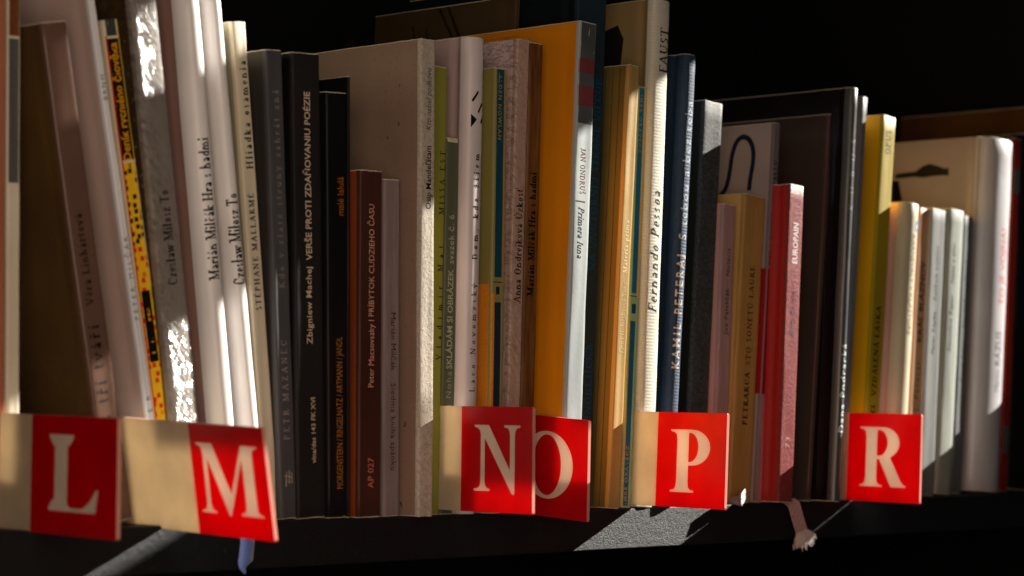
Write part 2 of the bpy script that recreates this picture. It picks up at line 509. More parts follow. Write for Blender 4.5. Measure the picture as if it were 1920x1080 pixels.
def film_mat(strength=1.0, scale=1.0):
    g = NT('shrink_wrap')
    v = g.coords((1, 1, 1), 5.0)
    v2 = g.coords((1.0, 1.0, 0.22), 9.0)
    sh = g.n('ShaderNodeMapping')
    sh.inputs['Rotation'].default_value = (0, math.radians(35), 0)
    g.l(v, sh.inputs['Vector'])
    st = g.n('ShaderNodeMapping')
    st.inputs['Scale'].default_value = (5.5, 1, 0.7)
    g.l(sh.outputs[0], st.inputs['Vector'])
    a = g.noise(st.outputs[0], 120.0 * scale, 4.0, 0.62)
    b = g.noise(v2, 420.0 * scale, 2.0, 0.5)
    rid = g.math('ABSOLUTE', g.math('SUBTRACT', a, 0.5))
    rid = g.ramp(rid, [(0.0, (1, 1, 1)), (0.035, (0, 0, 0))])      # thin creases where the film folds
    rid2 = g.ramp(g.math('ABSOLUTE', g.math('SUBTRACT', b, 0.52)), [(0.0, (1, 1, 1)), (0.02, (0, 0, 0))])
    crease = g.math('MAXIMUM', rid, g.math('MULTIPLY', rid2, 0.6))
    hgt = g.math('ADD', crease, g.math('MULTIPLY', a, 0.3))
    nrm = g.bump(hgt, 1.0, 0.0009 * strength)
    gl = g.n('ShaderNodeBsdfGlossy')
    gl.inputs['Color'].default_value = (.8, .8, .8, 1)
    gl.inputs['Roughness'].default_value = 0.16
    g.l(nrm, gl.inputs['Normal'])
    tr = g.n('ShaderNodeBsdfTransparent')
    tr.inputs[0].default_value = (0.96, 0.96, 0.95, 1)
    fr = g.n('ShaderNodeFresnel')
    fr.inputs['IOR'].default_value = 1.5
    g.l(nrm, fr.inputs['Normal'])
    fac = g.math('ADD', g.math('MULTIPLY', g.math('MINIMUM', fr.outputs[0], 0.3), 0.25), g.math('MULTIPLY', crease, 0.45))
    mx = g.n('ShaderNodeMixShader')
    g.l(fac, mx.inputs[0])
    g.l(tr.outputs[0], mx.inputs[1])
    g.l(gl.outputs[0], mx.inputs[2])
    g.l(mx.outputs[0], g.out.inputs[0])
    return g.m

# ---------------------------------------------------------------- lettering
# serif face: strokes on a cap height of 1. v thick stem, u thin stem, h thin bar, D/d thick/thin diagonal, o arc, s serif, p dot
G = {
 'A': (.80, 'd .1 0 .4 1;D .4 1 .7 0;h .2 .6 .33;s .1 0;s .7 0'), 'B': (.70, 'v .17 0 1;o .34 .76 .21 .24 -90 90;o .34 .27 .27 .27 -90 90;h .05 .34 1;h .17 .34 .52;h .05 .34 0'),
 'C': (.76, 'o .41 .5 .34 .5 42 318;u .68 .68 .95'), 'D': (.84, 'v .17 0 1;o .36 .5 .38 .5 -90 90;h .05 .36 1;h .05 .36 0'),
 'E': (.66, 'v .17 0 1;h .05 .56 1;h .17 .44 .52;h .05 .59 0;u .56 .82 1;u .59 0 .2'), 'F': (.62, 'v .17 0 1;h .05 .56 1;h .17 .44 .52;u .56 .8 1;s .17 0'),
 'G': (.82, 'o .41 .5 .34 .5 42 300;v .67 .02 .42;u .68 .7 .95;s .67 .42'), 'H': (.88, 'v .17 0 1;v .70 0 1;h .17 .7 .5;s .17 0;s .17 1;s .7 0;s .7 1'),
 'I': (.36, 'v .18 0 1;s .18 0;s .18 1'), 'J': (.46, 'v .28 .12 1;s .28 1;o .12 .1 .16 .18 190 360'),
 'K': (.80, 'v .17 0 1;d .2 .38 .62 1;D .3 .52 .70 0;s .17 0;s .17 1;s .62 1;s .7 0'), 'L': (.64, 'v .17 0 1;h .05 .58 0;u .58 0 .24;s .17 1'),
 'M': (1.0, 'u .15 0 1;D .17 1 .5 .05;d .5 .05 .82 1;v .84 0 1;s .15 0;s .84 0;s .1 1;s .88 1'), 'N': (.88, 'u .15 0 1;D .15 1 .71 .02;u .71 0 1;s .15 0;s .71 1;s .1 1'),
 'O': (.84, 'o .42 .5 .35 .5 0 360'), 'P': (.66, 'v .17 0 1;o .33 .74 .26 .26 -90 90;h .05 .33 1;h .17 .33 .47;s .17 0'),
 'R': (.74, 'v .17 0 1;o .33 .75 .25 .25 -90 90;h .05 .33 1;h .17 .33 .5;D .34 .5 .66 0;s .17 0;s .68 0'), 'S': (.56, 'o .28 .74 .2 .26 25 270;o .28 .25 .22 .25 90 -155'),
 'T': (.72, 'v .36 0 1;h .04 .68 1;s .36 0;u .05 .8 1;u .67 .8 1'), 'U': (.82, 'v .17 .3 1;o .41 .3 .24 .3 180 360;u .65 .3 1;s .17 1;s .65 1'),
 'V': (.80, 'D .1 1 .42 0;d .42 0 .70 1;s .1 1;s .7 1'), 'Y': (.74, 'D .08 1 .36 .45;d .36 .45 .64 1;v .36 0 .45;s .08 1;s .64 1;s .36 0'), 'Z': (.68, 'h .08 .6 1;D .56 1 .1 0;h .06 .62 0;u .08 .8 1;u .62 0 .2'),
 'Ú': (.82, '=U;d .42 1.1 .56 1.3'),
 'a': (.54, 'o .24 .47 .17 .19 -5 155;v .40 0 .47;o .235 .18 .165 .18 0 360;h .40 .52 .02'), 'b': (.6, 'v .14 0 1;o .32 .33 .22 .33 -150 150;h .04 .14 .98'),
 'c': (.5, 'o .29 .33 .22 .33 45 315'), 'd': (.6, 'o .28 .33 .22 .33 30 330;v .47 0 1;h .36 .47 .98;h .47 .57 .02'), 'e': (.52, 'o .28 .33 .22 .33 0 318;h .08 .48 .36'),
 'f': (.36, 'v .17 0 .8;o .3 .8 .13 .2 80 180;h .04 .33 .64;s .17 0'), 'g': (.54, 'o .26 .42 .17 .23 0 360;o .27 -.08 .22 .15 0 360;d .2 .2 .2 .08;h .4 .52 .62'), 'h': (.64, 'v .14 0 1;o .31 .4 .17 .26 10 165;v .48 0 .42;s .14 0;s .48 0;h .04 .14 .98'),
 'i': (.32, 'v .16 0 .64;h .05 .16 .62;s .16 0;p .16 .9'), 'j': (.3, 'v .16 -.1 .64;h .05 .16 .62;o .04 -.1 .12 .16 200 360;p .16 .9'), 'k': (.6, 'v .14 0 1;d .17 .25 .45 .62;D .26 .36 .5 0;s .14 0;s .5 0;s .44 .64;h .04 .14 .98'),
 'l': (.32, 'v .16 0 1;h .05 .16 .98;s .16 0'), 'm': (.94, 'v .14 0 .64;o .3 .4 .16 .25 10 165;v .46 0 .42;o .62 .4 .16 .25 10 165;v .78 0 .42;s .14 0;s .46 0;s .78 0;h .04 .14 .62'),
 'n': (.64, 'v .14 0 .64;o .31 .4 .17 .26 10 165;v .48 0 .42;s .14 0;s .48 0;h .04 .14 .62'), 'o': (.58, 'o .29 .33 .22 .33 0 360'), 'p': (.6, 'v .14 -.3 .64;o .32 .33 .22 .33 -150 150;s .14 -.3;h .04 .14 .62'),
 'r': (.44, 'v .14 0 .64;o .3 .4 .15 .24 50 165;p .38 .56;s .14 0;h .04 .14 .62'), 's': (.44, 'o .21 .49 .14 .17 25 270;o .21 .17 .15 .17 90 -155'), 't': (.36, 'v .16 .1 .85;o .26 .12 .1 .12 180 320;h .03 .32 .63'),
 'u': (.64, 'v .14 .2 .64;o .3 .22 .17 .22 180 350;v .48 0 .64;h .48 .58 .02;h .04 .14 .62;h .38 .48 .62'), 'v': (.54, 'D .07 .64 .28 0;d .28 0 .48 .64;s .07 .64;s .48 .64'), 'w': (.8, 'D .07 .64 .25 0;d .25 0 .4 .64;D .4 .64 .56 0;d .56 0 .73 .64;s .07 .64;s .73 .64'), 'y': (.54, 'D .07 .64 .28 0;d .16 -.3 .48 .64;s .07 .64;s .48 .64;p .15 -.26'),
 'z': (.5, 'h .06 .44 .62;D .42 .64 .08 0;h .06 .45 0;u .07 .5 .64;u .45 0 .14'), ',': (.26, 'p .12 .05;d .08 -.16 .15 .04'), '-': (.36, 'h .06 .3 .33'), '.': (.26, 'p .12 .05'),
 'ł': (.34, '=l;d .02 .38 .32 .62'), 'ť': (.42, '=t;d .36 .75 .42 1.0'), '|': (.3, 'u .15 -.3 1.1'),
}
ACC = {'á': 'a', 'é': 'e', 'í': 'i', 'ó': 'o', 'ú': 'u', 'ý': 'y', 'É': 'E', 'Á': 'A', 'Ó': 'O', 'č': 'c', 'ř': 'r', 'š': 's', 'ž': 'z', 'ě': 'e', 'ň': 'n', 'Č': 'C', 'Š': 'S', 'Ž': 'Z', 'Ú': 'U', 'Ů': 'U', 'Ř': 'R'}
def glyph_polys(ch, T, t):
    ac = None
    if ch in ACC:
        b = ACC[ch]
        wd, src = G[b]
        y = 1.1 if b.isupper() else 0.78
        x = wd / 2
        if b == 'i':
            src = src.replace(';p .16 .9', '')
        if ch in 'áéíóúýÉÁÓÚ':
            src += f';d {x - .03} {y} {x + .1} {y + .2}'
        elif ch == 'Ů':
            src += f';o {x} {y + .12} .1 .11 0 360'
        else:
            src += f';d {x - .13} {y + .18} {x} {y + .02};d {x} {y + .02} {x + .13} {y + .18}'
    elif ch in G:
        wd, src = G[ch]
        if src.startswith('='):
            src = G[src[1]][1] + ';' + src.split(';', 1)[1]
    else:
        return 0.35, []
    P = []
    def line(x0, y0, x1, y1, w):
        L = math.hypot(x1 - x0, y1 - y0)
        nx, ny = -(y1 - y0) / L * w / 2, (x1 - x0) / L * w / 2
        P.append([(x0 + nx, y0 + ny), (x0 - nx, y0 - ny), (x1 - nx, y1 - ny), (x1 + nx, y1 + ny)])
    for tok in src.split(';'):
        a = tok.split()
        k, n = a[0], [float(q) for q in a[1:]]
        if k == 'v': line(n[0], n[1], n[0], n[2], T)
        elif k == 'u': line(n[0], n[1], n[0], n[2], t)
        elif k == 'h':
            y = n[2] + (t / 2 if n[2] < .1 else (-t / 2 if n[2] > .6 else 0))
            line(n[0], y, n[1], y, t)
        elif k == 'D': line(*n, T * .95)
        elif k == 'd': line(*n, t * 1.15)
        elif k == 's':
            y = n[1] + (t / 2 if n[1] < .3 else -t / 2)
            line(n[0] - T / 2 - .075, y, n[0] + T / 2 + .075, y, t)
        elif k == 'p':
            P.append([(n[0] + T * .55 * math.cos(i * math.pi / 4), n[1] + T * .55 * math.sin(i * math.pi / 4)) for i in range(8)])
        elif k == 'o':
            cx, cy, rx, ry, a0, a1 = n
            N = max(5, int(abs(a1 - a0) / 22))
            out, inn = [], []
            for i in range(N + 1):
                an = math.radians(a0 + (a1 - a0) * i / N)
                w = t + (T * 1.05 - t) * abs(math.cos(an)) ** 1.5
                out.append((cx + rx * math.cos(an), cy + ry * math.sin(an)))
                inn.append((cx + (rx - w) * math.cos(an), cy + (ry - min(w, t * 1.2)) * math.sin(an)))
            for i in range(N):
                P.append([out[i], out[i + 1], inn[i + 1], inn[i]])
    return wd, P

def serif_mesh(words, bold, italic):
    """-> (vertices (x, y, lift), faces, width) with cap height 1"""
    T, t = (.19, .095) if bold else (.15, .08)
    V, Fc, x = [], [], 0.0
    k = 0
    for ch in words:
        wd, polys = glyph_polys(ch, T, t)
        for pl in polys:
            k += 1
            n = len(V)
            V += [(x + px + (py * .24 if italic else 0), py, (k % 9) * 0.012) for px, py in pl]
            Fc.append(tuple(range(n, n + len(pl))))
        x += wd + (.02 if italic else .05)
    return V, Fc, x

def sans_mesh(words, style, spacing=1.0):
    cu = bpy.data.curves.new('lettering', 'FONT')
    cu.body = words
    cu.size = 1.38
    cu.resolution_u = 2
    cu.offset = 0.022 if style == 'sB' else 0.0
    cu.shear = 0.22 if style == 'sI' else 0.0
    cu.space_character = spacing
    o = bpy.data.objects.new('lettering', cu)
    COL.objects.link(o)
    bpy.context.view_layer.update()
    me = bpy.data.meshes.new_from_object(o.evaluated_get(bpy.context.evaluated_depsgraph_get()))
    V = [(v.co.x, v.co.y, 0.0) for v in me.vertices]
    Fc = [tuple(p.vertices) for p in me.polygons]
    bpy.data.objects.remove(o)
    bpy.data.curves.remove(cu)
    bpy.data.meshes.remove(me)
    return V, Fc, max(v[0] for v in V) if V else 1.0

# ---------------------------------------------------------------- books
class Book:
    pass

def spine_y(b, x):
    """outer face of the spine (mm, local) at x"""
    u = min(max(x / b.w, 0.0), 1.0)
    y = -b.bulge * (1 - abs(2 * u - 1) ** 2.2)
    r = b.r
    dx = min(x, b.w - x)
    if dx < r:
        y += r - math.sqrt(max(0.0, r * r - (r - dx) ** 2))
    return y

def make_book(key, label, col, spine=None, kind='paper', skind=None, rough=.5, depth=135, bulge=0.0, r=.7, hard=False, t=.45,
              cat='book', col2=None, scol2=None, coat=0.0, edge=None, geo=None, bump=1.0, sbump=None, pages=True, wob=.12):
    gx, gy, gz, w, h, lean = geo or GEO[key]
    b = Book()
    b.w, b.h, b.bulge, b.r, b.d, b.key = w, h, bulge, min(r, w * .45), depth, key
    name = 'hardback_book' if hard else 'paperback_book'
    b.root = tag(empty(name, (gx * MM, gy * MM, gz * MM), (0, lean, 0)), label, cat, 'books in a row on the shelf')
    rnd = random.Random(sum(map(ord, key)) * 7)
    sd = rnd.random() * 50
    if hard:
        t = 1.9 if w > 9 else 1.2
    t = min(t, w * .3)
    # outline of the case from the left fore-edge round the spine to the right one
    left = [(0, depth)] + [(0, depth * k) for k in (.75, .5, .3, .2)] + [(0, 16), (0, 12)]
    if hard:
        left += [(0, 9.5), (.5, 8), (.8, 6.6), (.5, 5.2), (0, 4.2)]
    else:
        left += [(0, 8), (.12, 6.5), (0, 5.2)]
    left += [(0, b.r + 1.6)]
    sp = []
    for i in range(4):
        a = math.pi / 2 * i / 3
        x = b.r * (1 - math.cos(a))
        sp.append(x)
    xs = sp + [b.r + (w - 2 * b.r) * k / 8 for k in range(1, 8)] + [w - x for x in reversed(sp)]
    front = [(x, spine_y(b, x)) for x in xs]
    if not hard and bulge == 0:
        front = [(x, y + .05 * math.sin(i)) for i, (x, y) in enumerate(front)]
    nl = len(left)
    out = left + front + [(w - x, y) for x, y in reversed(left)]
    n = len(out)
    inn = []
    for i, (x, y) in enumerate(out):
        p, q = out[max(0, i - 1)], out[min(n - 1, i + 1)]
        tx, ty = q[0] - p[0], q[1] - p[1]
        L = math.hypot(tx, ty) or 1
        inn.append((x - ty / L * t, y + tx / L * t))
    NZ = 22
    zs = [0, .35] + [h * k / NZ for k in range(1, NZ)] + [h - .35, h]
    V, Fc, sl = [], [], []
    for zi, z in enumerate(zs):
        e = .22 if zi in (0, len(zs) - 1) else 0.0
        for ring, sgn in ((out, 1), (inn, 0)):
            for i, (x, y) in enumerate(ring):
                nn = noise.noise(Vector((i * .31 + sd, z * .035, sd)))
                n2 = noise.noise(Vector((sd + 9, z * .05, i * .2)))
                n3 = noise.noise(Vector((sd + 3, z * .6, i * .9))) if zi in (0, 1, len(zs) - 2, len(zs) - 1) else 0
                cx = (1 if x < w / 2 else -1) * e * sgn
                V.append(((x + nn * wob + cx) * MM, (y + n2 * wob * 1.5 + e * sgn + .25 * n3) * MM, (z + .18 * n3 * (1 if hard else 1.6)) * MM))
    st = 2 * n
    for zi in range(len(zs) - 1):
        a, c = zi * st, (zi + 1) * st
        for i in range(n - 1):
            Fc.append((a + i, a + i + 1, c + i + 1, c + i))
            edge_strip = zi in (0, len(zs) - 2)
            sl.append(2 if edge_strip else (1 if nl - 1 <= i < n - nl else 0))
            Fc.append((a + n + i, c + n + i, c + n + i + 1, a + n + i + 1))
            sl.append(2)
        for i in (0, n - 1):
            q = (a + i, c + i, c + n + i, a + n + i)
            Fc.append(q if i == 0 else q[::-1])
            sl.append(2)
    for zi, rev in ((0, True), (len(zs) - 1, False)):
        a = zi * st
        for i in range(n - 1):
            q = (a + i, a + i + 1, a + n + i + 1, a + n + i)
            Fc.append(q[::-1] if rev else q)
            sl.append(2)
    b.cm = cover_mat(col, rough, kind, col2, coat, bump)
    b.sm = b.cm if spine is None and skind is None else cover_mat(spine or col, rough, skind or kind, scol2 or col2, coat, bump if sbump is None else sbump)
    b.bvh = BVHTree.FromPolygons(V, Fc)
    b.cover = mesh_obj('cover', V, Fc, [b.cm, b.sm, edge or BOARD_EDGE], b.root, smooth=True, slots=sl)
    m = b.cover.modifiers.new('edges', 'EDGE_SPLIT')
    m.split_angle = math.radians(40)
    if pages and w > 2 * t + .6:
        o = 2.5 if hard else 0.25
        v, f = box(t, w - t, t + b.r * .5 + .6, depth - o, o, h - o)
        mesh_obj('page_block', v, f, PAGES, b.root)
    return b

def on_spine(b, x, z, lift):
    """metres: the point lying lift above the spine's skin at x, z (mm)"""
    hit = b.bvh.ray_cast(Vector((x * MM, -0.03, min(max(z, .5), b.h - .5) * MM)), Vector((0, 1, 0)))[0]
    y = hit.y if hit is not None and hit.y < .006 else spine_y(b, x) * MM
    return (x * MM, y - lift * MM, z * MM)

def spine_sheet(b, name, x0, x1, z0, z1, m, lift=.07, nz=None, kind=None):
    """a printed field following the spine"""
    NX = 10
    nz = nz or max(2, int(abs(z1 - z0) / 4))
    V, Fc = [], []
    for k in range(nz + 1):
        z = z0 + (z1 - z0) * k / nz
        for i in range(NX + 1):
            x = x0 + (x1 - x0) * i / NX
            V.append(on_spine(b, x, z, lift * .5))
    for k in range(nz):
        for i in range(NX):
            a = k * (NX + 1) + i
            Fc.append((a, a + 1, a + NX + 2, a + NX + 1))
    return mesh_obj(name, V, Fc, m, b.root, smooth=True)

def side_sheet(b, name, pts, m, lift=.12, loops=None):
    """a printed shape on the left cover; pts are (depth, height) in mm"""
    loops = loops or [pts]
    tri = tessellate_polygon([[Vector((y, z, 0)) for y, z in lp] for lp in loops])
    V = [(-lift * MM, y * MM, z * MM) for lp in loops for y, z in lp]
    return mesh_obj(name, V, [tuple(t) for t in tri], m, b.root)

def spine_shape(b, name, pts, m, lift=.14):
    """a small printed shape, points (across, height) in mm, laid on the spine's curve"""
    bm = bmesh.new()
    bm.faces.new([bm.verts.new((x, z, 0)) for x, z in pts])
    for k in range(40):
        bmesh.ops.bisect_plane(bm, geom=bm.verts[:] + bm.edges[:] + bm.faces[:], plane_co=(k * .5, 0, 0), plane_no=(1, 0, 0), dist=1e-5)
    bm.verts.index_update()
    V = [on_spine(b, v.co.x, v.co.y, lift) for v in bm.verts]
    Fc = [tuple(v.index for v in f.verts) for f in bm.faces]
    bm.free()
    return mesh_obj(name, V, Fc, m, b.root)

def write(b, words, z0, z1, d, cap, across, style, col):
    L = abs(z1 - z0)
    nat = None
    if style in ('sr', 'sb', 'si'):
        V, Fc, wd = serif_mesh(words, style == 'sb', style == 'si')
        tgt = L / cap
        k = max(1, len(words) - 1)
        if wd < tgt * .97:       # letterspace to fill
            V2, F2, x = [], [], 0.0
            gap = (tgt - wd) / k
            T, t = (.19, .095) if style == 'sb' else (.15, .08)
            j = 0
            for ch in words:
                gw, polys = glyph_polys(ch, T, t)
                for pl in polys:
                    j += 1
                    n = len(V2)
                    V2 += [(x + px + (py * .24 if style == 'si' else 0), py, (j % 9) * 0.012) for px, py in pl]
                    F2.append(tuple(range(n, n + len(pl))))
                x += gw + (.02 if style == 'si' else .05) + gap
            V, Fc, wd = V2, F2, tgt
    else:
        V, Fc, wd = sans_mesh(words, style)
        if style != 'cd' and wd < (L / cap) * .95:
            lo, hi = 1.0, 4.0
            for _ in range(5):
                mid = (lo + hi) / 2
                V, Fc, wd = sans_mesh(words, style, mid)
                if wd < L / cap: lo = mid
                else: hi = mid
    sx = L / wd
    xc = b.w * across
    W = []
    bm = bmesh.new()                       # cut the letters finely across the spine so that they follow its curve
    vs = [bm.verts.new(v) for v in V]
    for f in Fc:
        if len(set(f)) > 2:
            try:
                bm.faces.new([vs[i] for i in f])
            except ValueError:
                pass
    if b.bulge > 0 or b.r > 1:
        for k in range(-6, 30):
            bmesh.ops.bisect_plane(bm, geom=bm.verts[:] + bm.edges[:] + bm.faces[:], plane_co=(0, k * .12, 0), plane_no=(0, 1, 0), dist=1e-5)
    bm.verts.index_update()
    V = [tuple(v.co) for v in bm.verts]
    Fc = [tuple(v.index for v in f.verts) for f in bm.faces]
    bm.free()
    for px, py, lf in V:
        s, c = px * sx, (py - .5) * cap
        x = xc - c if d == 'U' else xc + c
        z = z0 + s if d == 'U' else z0 - s
        W.append(on_spine(b, x, z, .05 + lf * .12))
    for i in range(len(Fc)):
        a, bb, c = (W[j] for j in Fc[i][:3])
        nrm = (Vector(bb) - Vector(a)).cross(Vector(c) - Vector(a))
        if nrm.y > 0:
            Fc[i] = tuple(reversed(Fc[i]))
    return mesh_obj('spine_lettering', W, Fc, ink(col), b.root)

# ---------------------------------------------------------------- shelf
def black_laminate(rough=.55):
    g = NT('black_laminate')
    v = g.coords((1, 1, 1), 2.0)
    grain = g.noise(v, 1500.0, 3.0, 0.7)
    pits = g.noise(v, 420.0, 3.0, 0.6)
    dust = g.noise(v, 650.0, 2.0, 0.5)
    c = g.mix(g.ramp(dust, [(0.70, (0, 0, 0)), (0.76, (1, 1, 1))]), lin((0.045, 0.052, 0.056)), lin((0.22, 0.23, 0.23)))
    p = g.n('ShaderNodeBsdfPrincipled')
    g.l(c, p.inputs['Base Color'])
    p.inputs['Roughness'].default_value = rough
    p.inputs['Specular IOR Level'].default_value = 0.22
    g.l(g.bump(g.math('ADD', grain, g.math('MULTIPLY', pits, 0.8)), 1.0, 0.00042), p.inputs['Normal'])
    g.l(p.outputs[0], g.out.inputs[0])
    return g.m
LAM = black_laminate()

case = tag(empty('bookcase', (0.8, 0.12, -0.42)), 'black bookcase whose shelf carries the row of books', 'bookcase')
def case_part(name, b, bev=.6):
    v, f = box(*b)
    v = [(x - .8, y - .12, z + .42) for x, y, z in v]
    o = mesh_obj(name, v, f, LAM, case)
    m = o.modifiers.new('worn', 'BEVEL')
    m.width = bev * MM
    m.segments = 3
    return o
case_part('shelf_board', (280, 1284.6, -8, 262, -18.6, 0))
case_part('upper_board', (280, 1284.6, -8, 262, 372, 391))
case_part('back_panel', (280, 1284.6, 262.4, 268, -420, 391))
case_part('side_panel', (1285, 1303, -8, 268, -420, 391))
case_part('side_panel', (261, 279.6, -8, 268, -420, 391))

# added frame, out of view: its bars are set to cut the sun into patches
gobo_paint = cover_mat((0.86, 0.85, 0.82), 0.5, 'paper')
gobo_root = tag(empty('gobo_frame', (1.85, -0.3, 0.2)), 'added frame of white bars out of view, cutting the sun beside the bookcase', 'light blocker')
def gobo_part(name, b):
    v, f = box(*b)
    mesh_obj(name, [(x - 1.85, y + .3, z - .2) for x, y, z in v], f, gobo_paint, gobo_root)
WX = 1500
gobo_part('gobo_bar', (WX + 60, WX + 75, -700, -10, 524, 568.5))
gobo_part('gobo_bar', (WX + 60, WX + 75, -700, -10, 573, 615))
gobo_part('gobo_bar', (WX + 60, WX + 75, -700, -10, 654, 740))
gobo_part('gobo_bar', (WX + 60, WX + 75, -700, -243, 486, 523.6))
gobo_part('gobo_bar', (WX + 60, WX + 75, -700, -214, 398, 426.2))
gobo_part('gobo_bar', (WX + 60, WX + 75, -700, -214, 429.2, 441))
gobo_part('gobo_bar', (WX + 60, WX + 75, -148, -116, 205, 246))
gobo_part('gobo_post', (WX + 60, WX + 75, -275, -230, 615.4, 653.6))
gobo_part('gobo_stile', (WX + 60, WX + 90, -740, -700.3, -400, 1300))
gobo_part('gobo_stile', (WX + 60, WX + 90, -9.7, 25, -400, 1300))
gobo_part('gobo_rail', (WX + 60, WX + 90, -740, 25, 1300.3, 1340))
gobo_part('gobo_rail', (WX + 60, WX + 90, -740, 25, -440, -400.3))

# ---------------------------------------------------------------- the books, left to right
BK = {}
def add(key, label, col, **kw):
    BK[key] = make_book(key, label, col, **kw)
    for row in TEXT.get(key, []):
        write(BK[key], *row)
    return BK[key]

add('A', 'orange book cut off by the left edge of the photo', (.62, .38, .28), rough=.4)
b = add('B', 'narrow cream book with brown top, second from the left edge', (.45, .27, .16), spine=(.80, .77, .68), rough=.45, geo=(GEO['B'][:4] + (207, -.0228)))
spine_sheet(b, 'spine_panel', .25, 5.5, 183, 204, ink((.42, .24, .13)))
spine_sheet(b, 'spine_panel', .6, 5.0, 128, 182, ink((.33, .33, .32)))
b = add('Linh', 'brown paperback with dark serif lettering leaning left behind the L divider', (.34, .25, .15), spine=(.38, .28, .23), col2=(.40, .30, .16), kind='cloudy', skind='paper', rough=.28, coat=.5, depth=140)
b = add('White', 'tall thin pinkish white book with a wide bare cover behind the M divider', (.80, .70, .66), spine=(.86, .87, .88), kind='paper', depth=165, r=.3, rough=.5)
b = add('Mika', 'yellow, red and black patterned paperback between white and shrink-wrapped books', (.82, .77, .64), kind='paper', rough=.4)
# comic-strip print on the spine: yellow ground, red blocks, black figures
def comic():
    g = NT('comic_print')
    v = g.coords((1, 1, 1), 0)
    vo = g.n('ShaderNodeTexVoronoi', feature='F1', distance='CHEBYCHEV')
    vo.inputs['Scale'].default_value = 330
    vo.inputs['Randomness'].default_value = .45
    g.l(v, vo.inputs['Vector'])
    sx = g.n('ShaderNodeSeparateXYZ')
    g.l(g.n('ShaderNodeTexCoord').outputs['Object'], sx.inputs[0])
    cell = g.ramp(vo.outputs['Distance'], [(0.27, (1, 1, 1)), (0.33, (0, 0, 0))])
    inkc = g.ramp(g.math('MULTIPLY', sx.outputs['Z'], 5.0), [(0.0, lin((.85, .10, .05))), (.535, lin((.80, .08, .04))), (.545, lin((.06, .06, .04)))], 'CONSTANT')
    c = g.mix(cell, lin((.93, .74, .10)), inkc)
    p = g.n('ShaderNodeBsdfPrincipled')
    g.l(c, p.inputs['Base Color'])
    p.inputs['Roughness'].default_value = .4
    g.l(p.outputs[0], g.out.inputs[0])
    return g.m
CM = comic()
spine_sheet(b, 'spine_print', .9, 6.9, 8, 141, CM)
spine_sheet(b, 'spine_print', .9, 6.3, 142, 189, ink((.12, .10, .06)))
spine_sheet(b, 'title_box', 1.4, 5.6, 63, 91, ink((.05, .05, .04)), lift=.14)
spine_sheet(b, 'spine_stripe', .3, .9, 8, 190, ink((.75, .10, .05)))
spine_sheet(b, 'spine_stripe', 6.35, 6.95, 142, 196, ink((.80, .66, .12)))
spine_sheet(b, 'spine_stripe', 6.35, 6.95, 40, 92, ink((.25, .50, .18)), lift=.2)
spine_sheet(b, 'spine_print', 1.0, 6.0, 190, 196.5, ink((.22, .25, .25)))
b = add('Plast', 'white book in crinkled clear shrink wrap, glittering in the sun', (.30, .22, .10), spine=(.52, .49, .46), bulge=.6, r=1.2, depth=140)
MB = add('Milc1', 'glossy white round-backed book next to the shrink-wrapped one', (.62, .48, .44), spine=(.88, .87, .86), bulge=3.3, r=2.6, rough=.35, kind='gloss')
ML = add('Milo2', 'glossy white round-backed book, second right of the shrink-wrapped one', (.66, .64, .56), spine=(.88, .87, .86), bulge=3.2, r=2.6, rough=.35, kind='gloss')
b = add('Mall', 'cream paperback with widely spaced black lettering right of the white books', (.62, .60, .50), spine=(.80, .76, .66), rough=.5)
b = add('Maza', 'slim dark grey paperback with pale spaced lettering and a small emblem', (.24, .22, .21), spine=(.28, .28, .29), rough=.5)
b = add('Vers', 'thick black paperback with bold cream capitals', (.04, .035, .035), spine=(.115, .105, .10), kind='cloth', skind='cloth', rough=.6, bump=.5)
b = add('Hala', 'black paperback with condensed golden lettering', (.07, .06, .05), spine=(.065, .06, .055), rough=.4)
b = add('Thin', 'very thin black booklet showing above the golden-lettered one', (.06, .055, .05), r=.2, pages=False, depth=150)
b = add('Macs', 'short maroon paperback with orange side and pinkish lettering', (.55, .25, .10), spine=(.25, .135, .105), rough=.38, kind='gloss', skind='paper')
b = add('Sied', 'short pinkish grey paperback, the lowest left of the tall speckled cover', (.62, .50, .48), spine=(.52, .46, .45), skind='streak', rough=.5, r=1.2)
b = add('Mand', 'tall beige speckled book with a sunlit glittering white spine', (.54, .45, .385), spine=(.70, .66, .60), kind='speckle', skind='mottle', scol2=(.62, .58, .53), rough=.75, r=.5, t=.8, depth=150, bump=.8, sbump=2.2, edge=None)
b = add('Miss', 'yellow-green thin book beside the tall speckled one', (.50, .49, .20), spine=(.52, .52, .20), rough=.5)
b = add('Noha', 'olive green book with white capitals and a pale band on top', (.25, .27, .20), spine=(.33, .35, .27), rough=.5)
spine_sheet(b, 'top_band', .2, 7.3, 160.6, 162.3, ink((.78, .75, .65)))
b = add('Novo', 'tall mauve-white hardback with round spine and a black geometric emblem', (.66, .57, .56), spine=(.80, .76, .76), bulge=2.2, r=2.0, hard=True, rough=.38, kind='gloss', depth=150)
b = add('Nowl', 'olive paperback with navy and orange bands on its spine', (.55, .52, .28), spine=(.55, .52, .30), rough=.45)
spine_sheet(b, 'spine_band', 1.5, 6.0, 103, 194.3, ink((.07, .27, .34)))
spine_sheet(b, 'spine_band', 6.3, 7.8, 99, 194.3, ink((.66, .50, .22)))
spine_sheet(b, 'spine_band', .2, 1.6, 1, 96, ink((.85, .52, .14)), lift=.09)
spine_sheet(b, 'spine_band', 1.9, 5.9, 1, 92, ink((.12, .17, .24)))
spine_sheet(b, 'spine_square', 2.6, 5.0, 95.5, 98.8, ink((.05, .16, .26)))
spine_sheet(b, 'spine_line', .2, 7.6, 100.6, 101.0, ink((.05, .16, .26)))
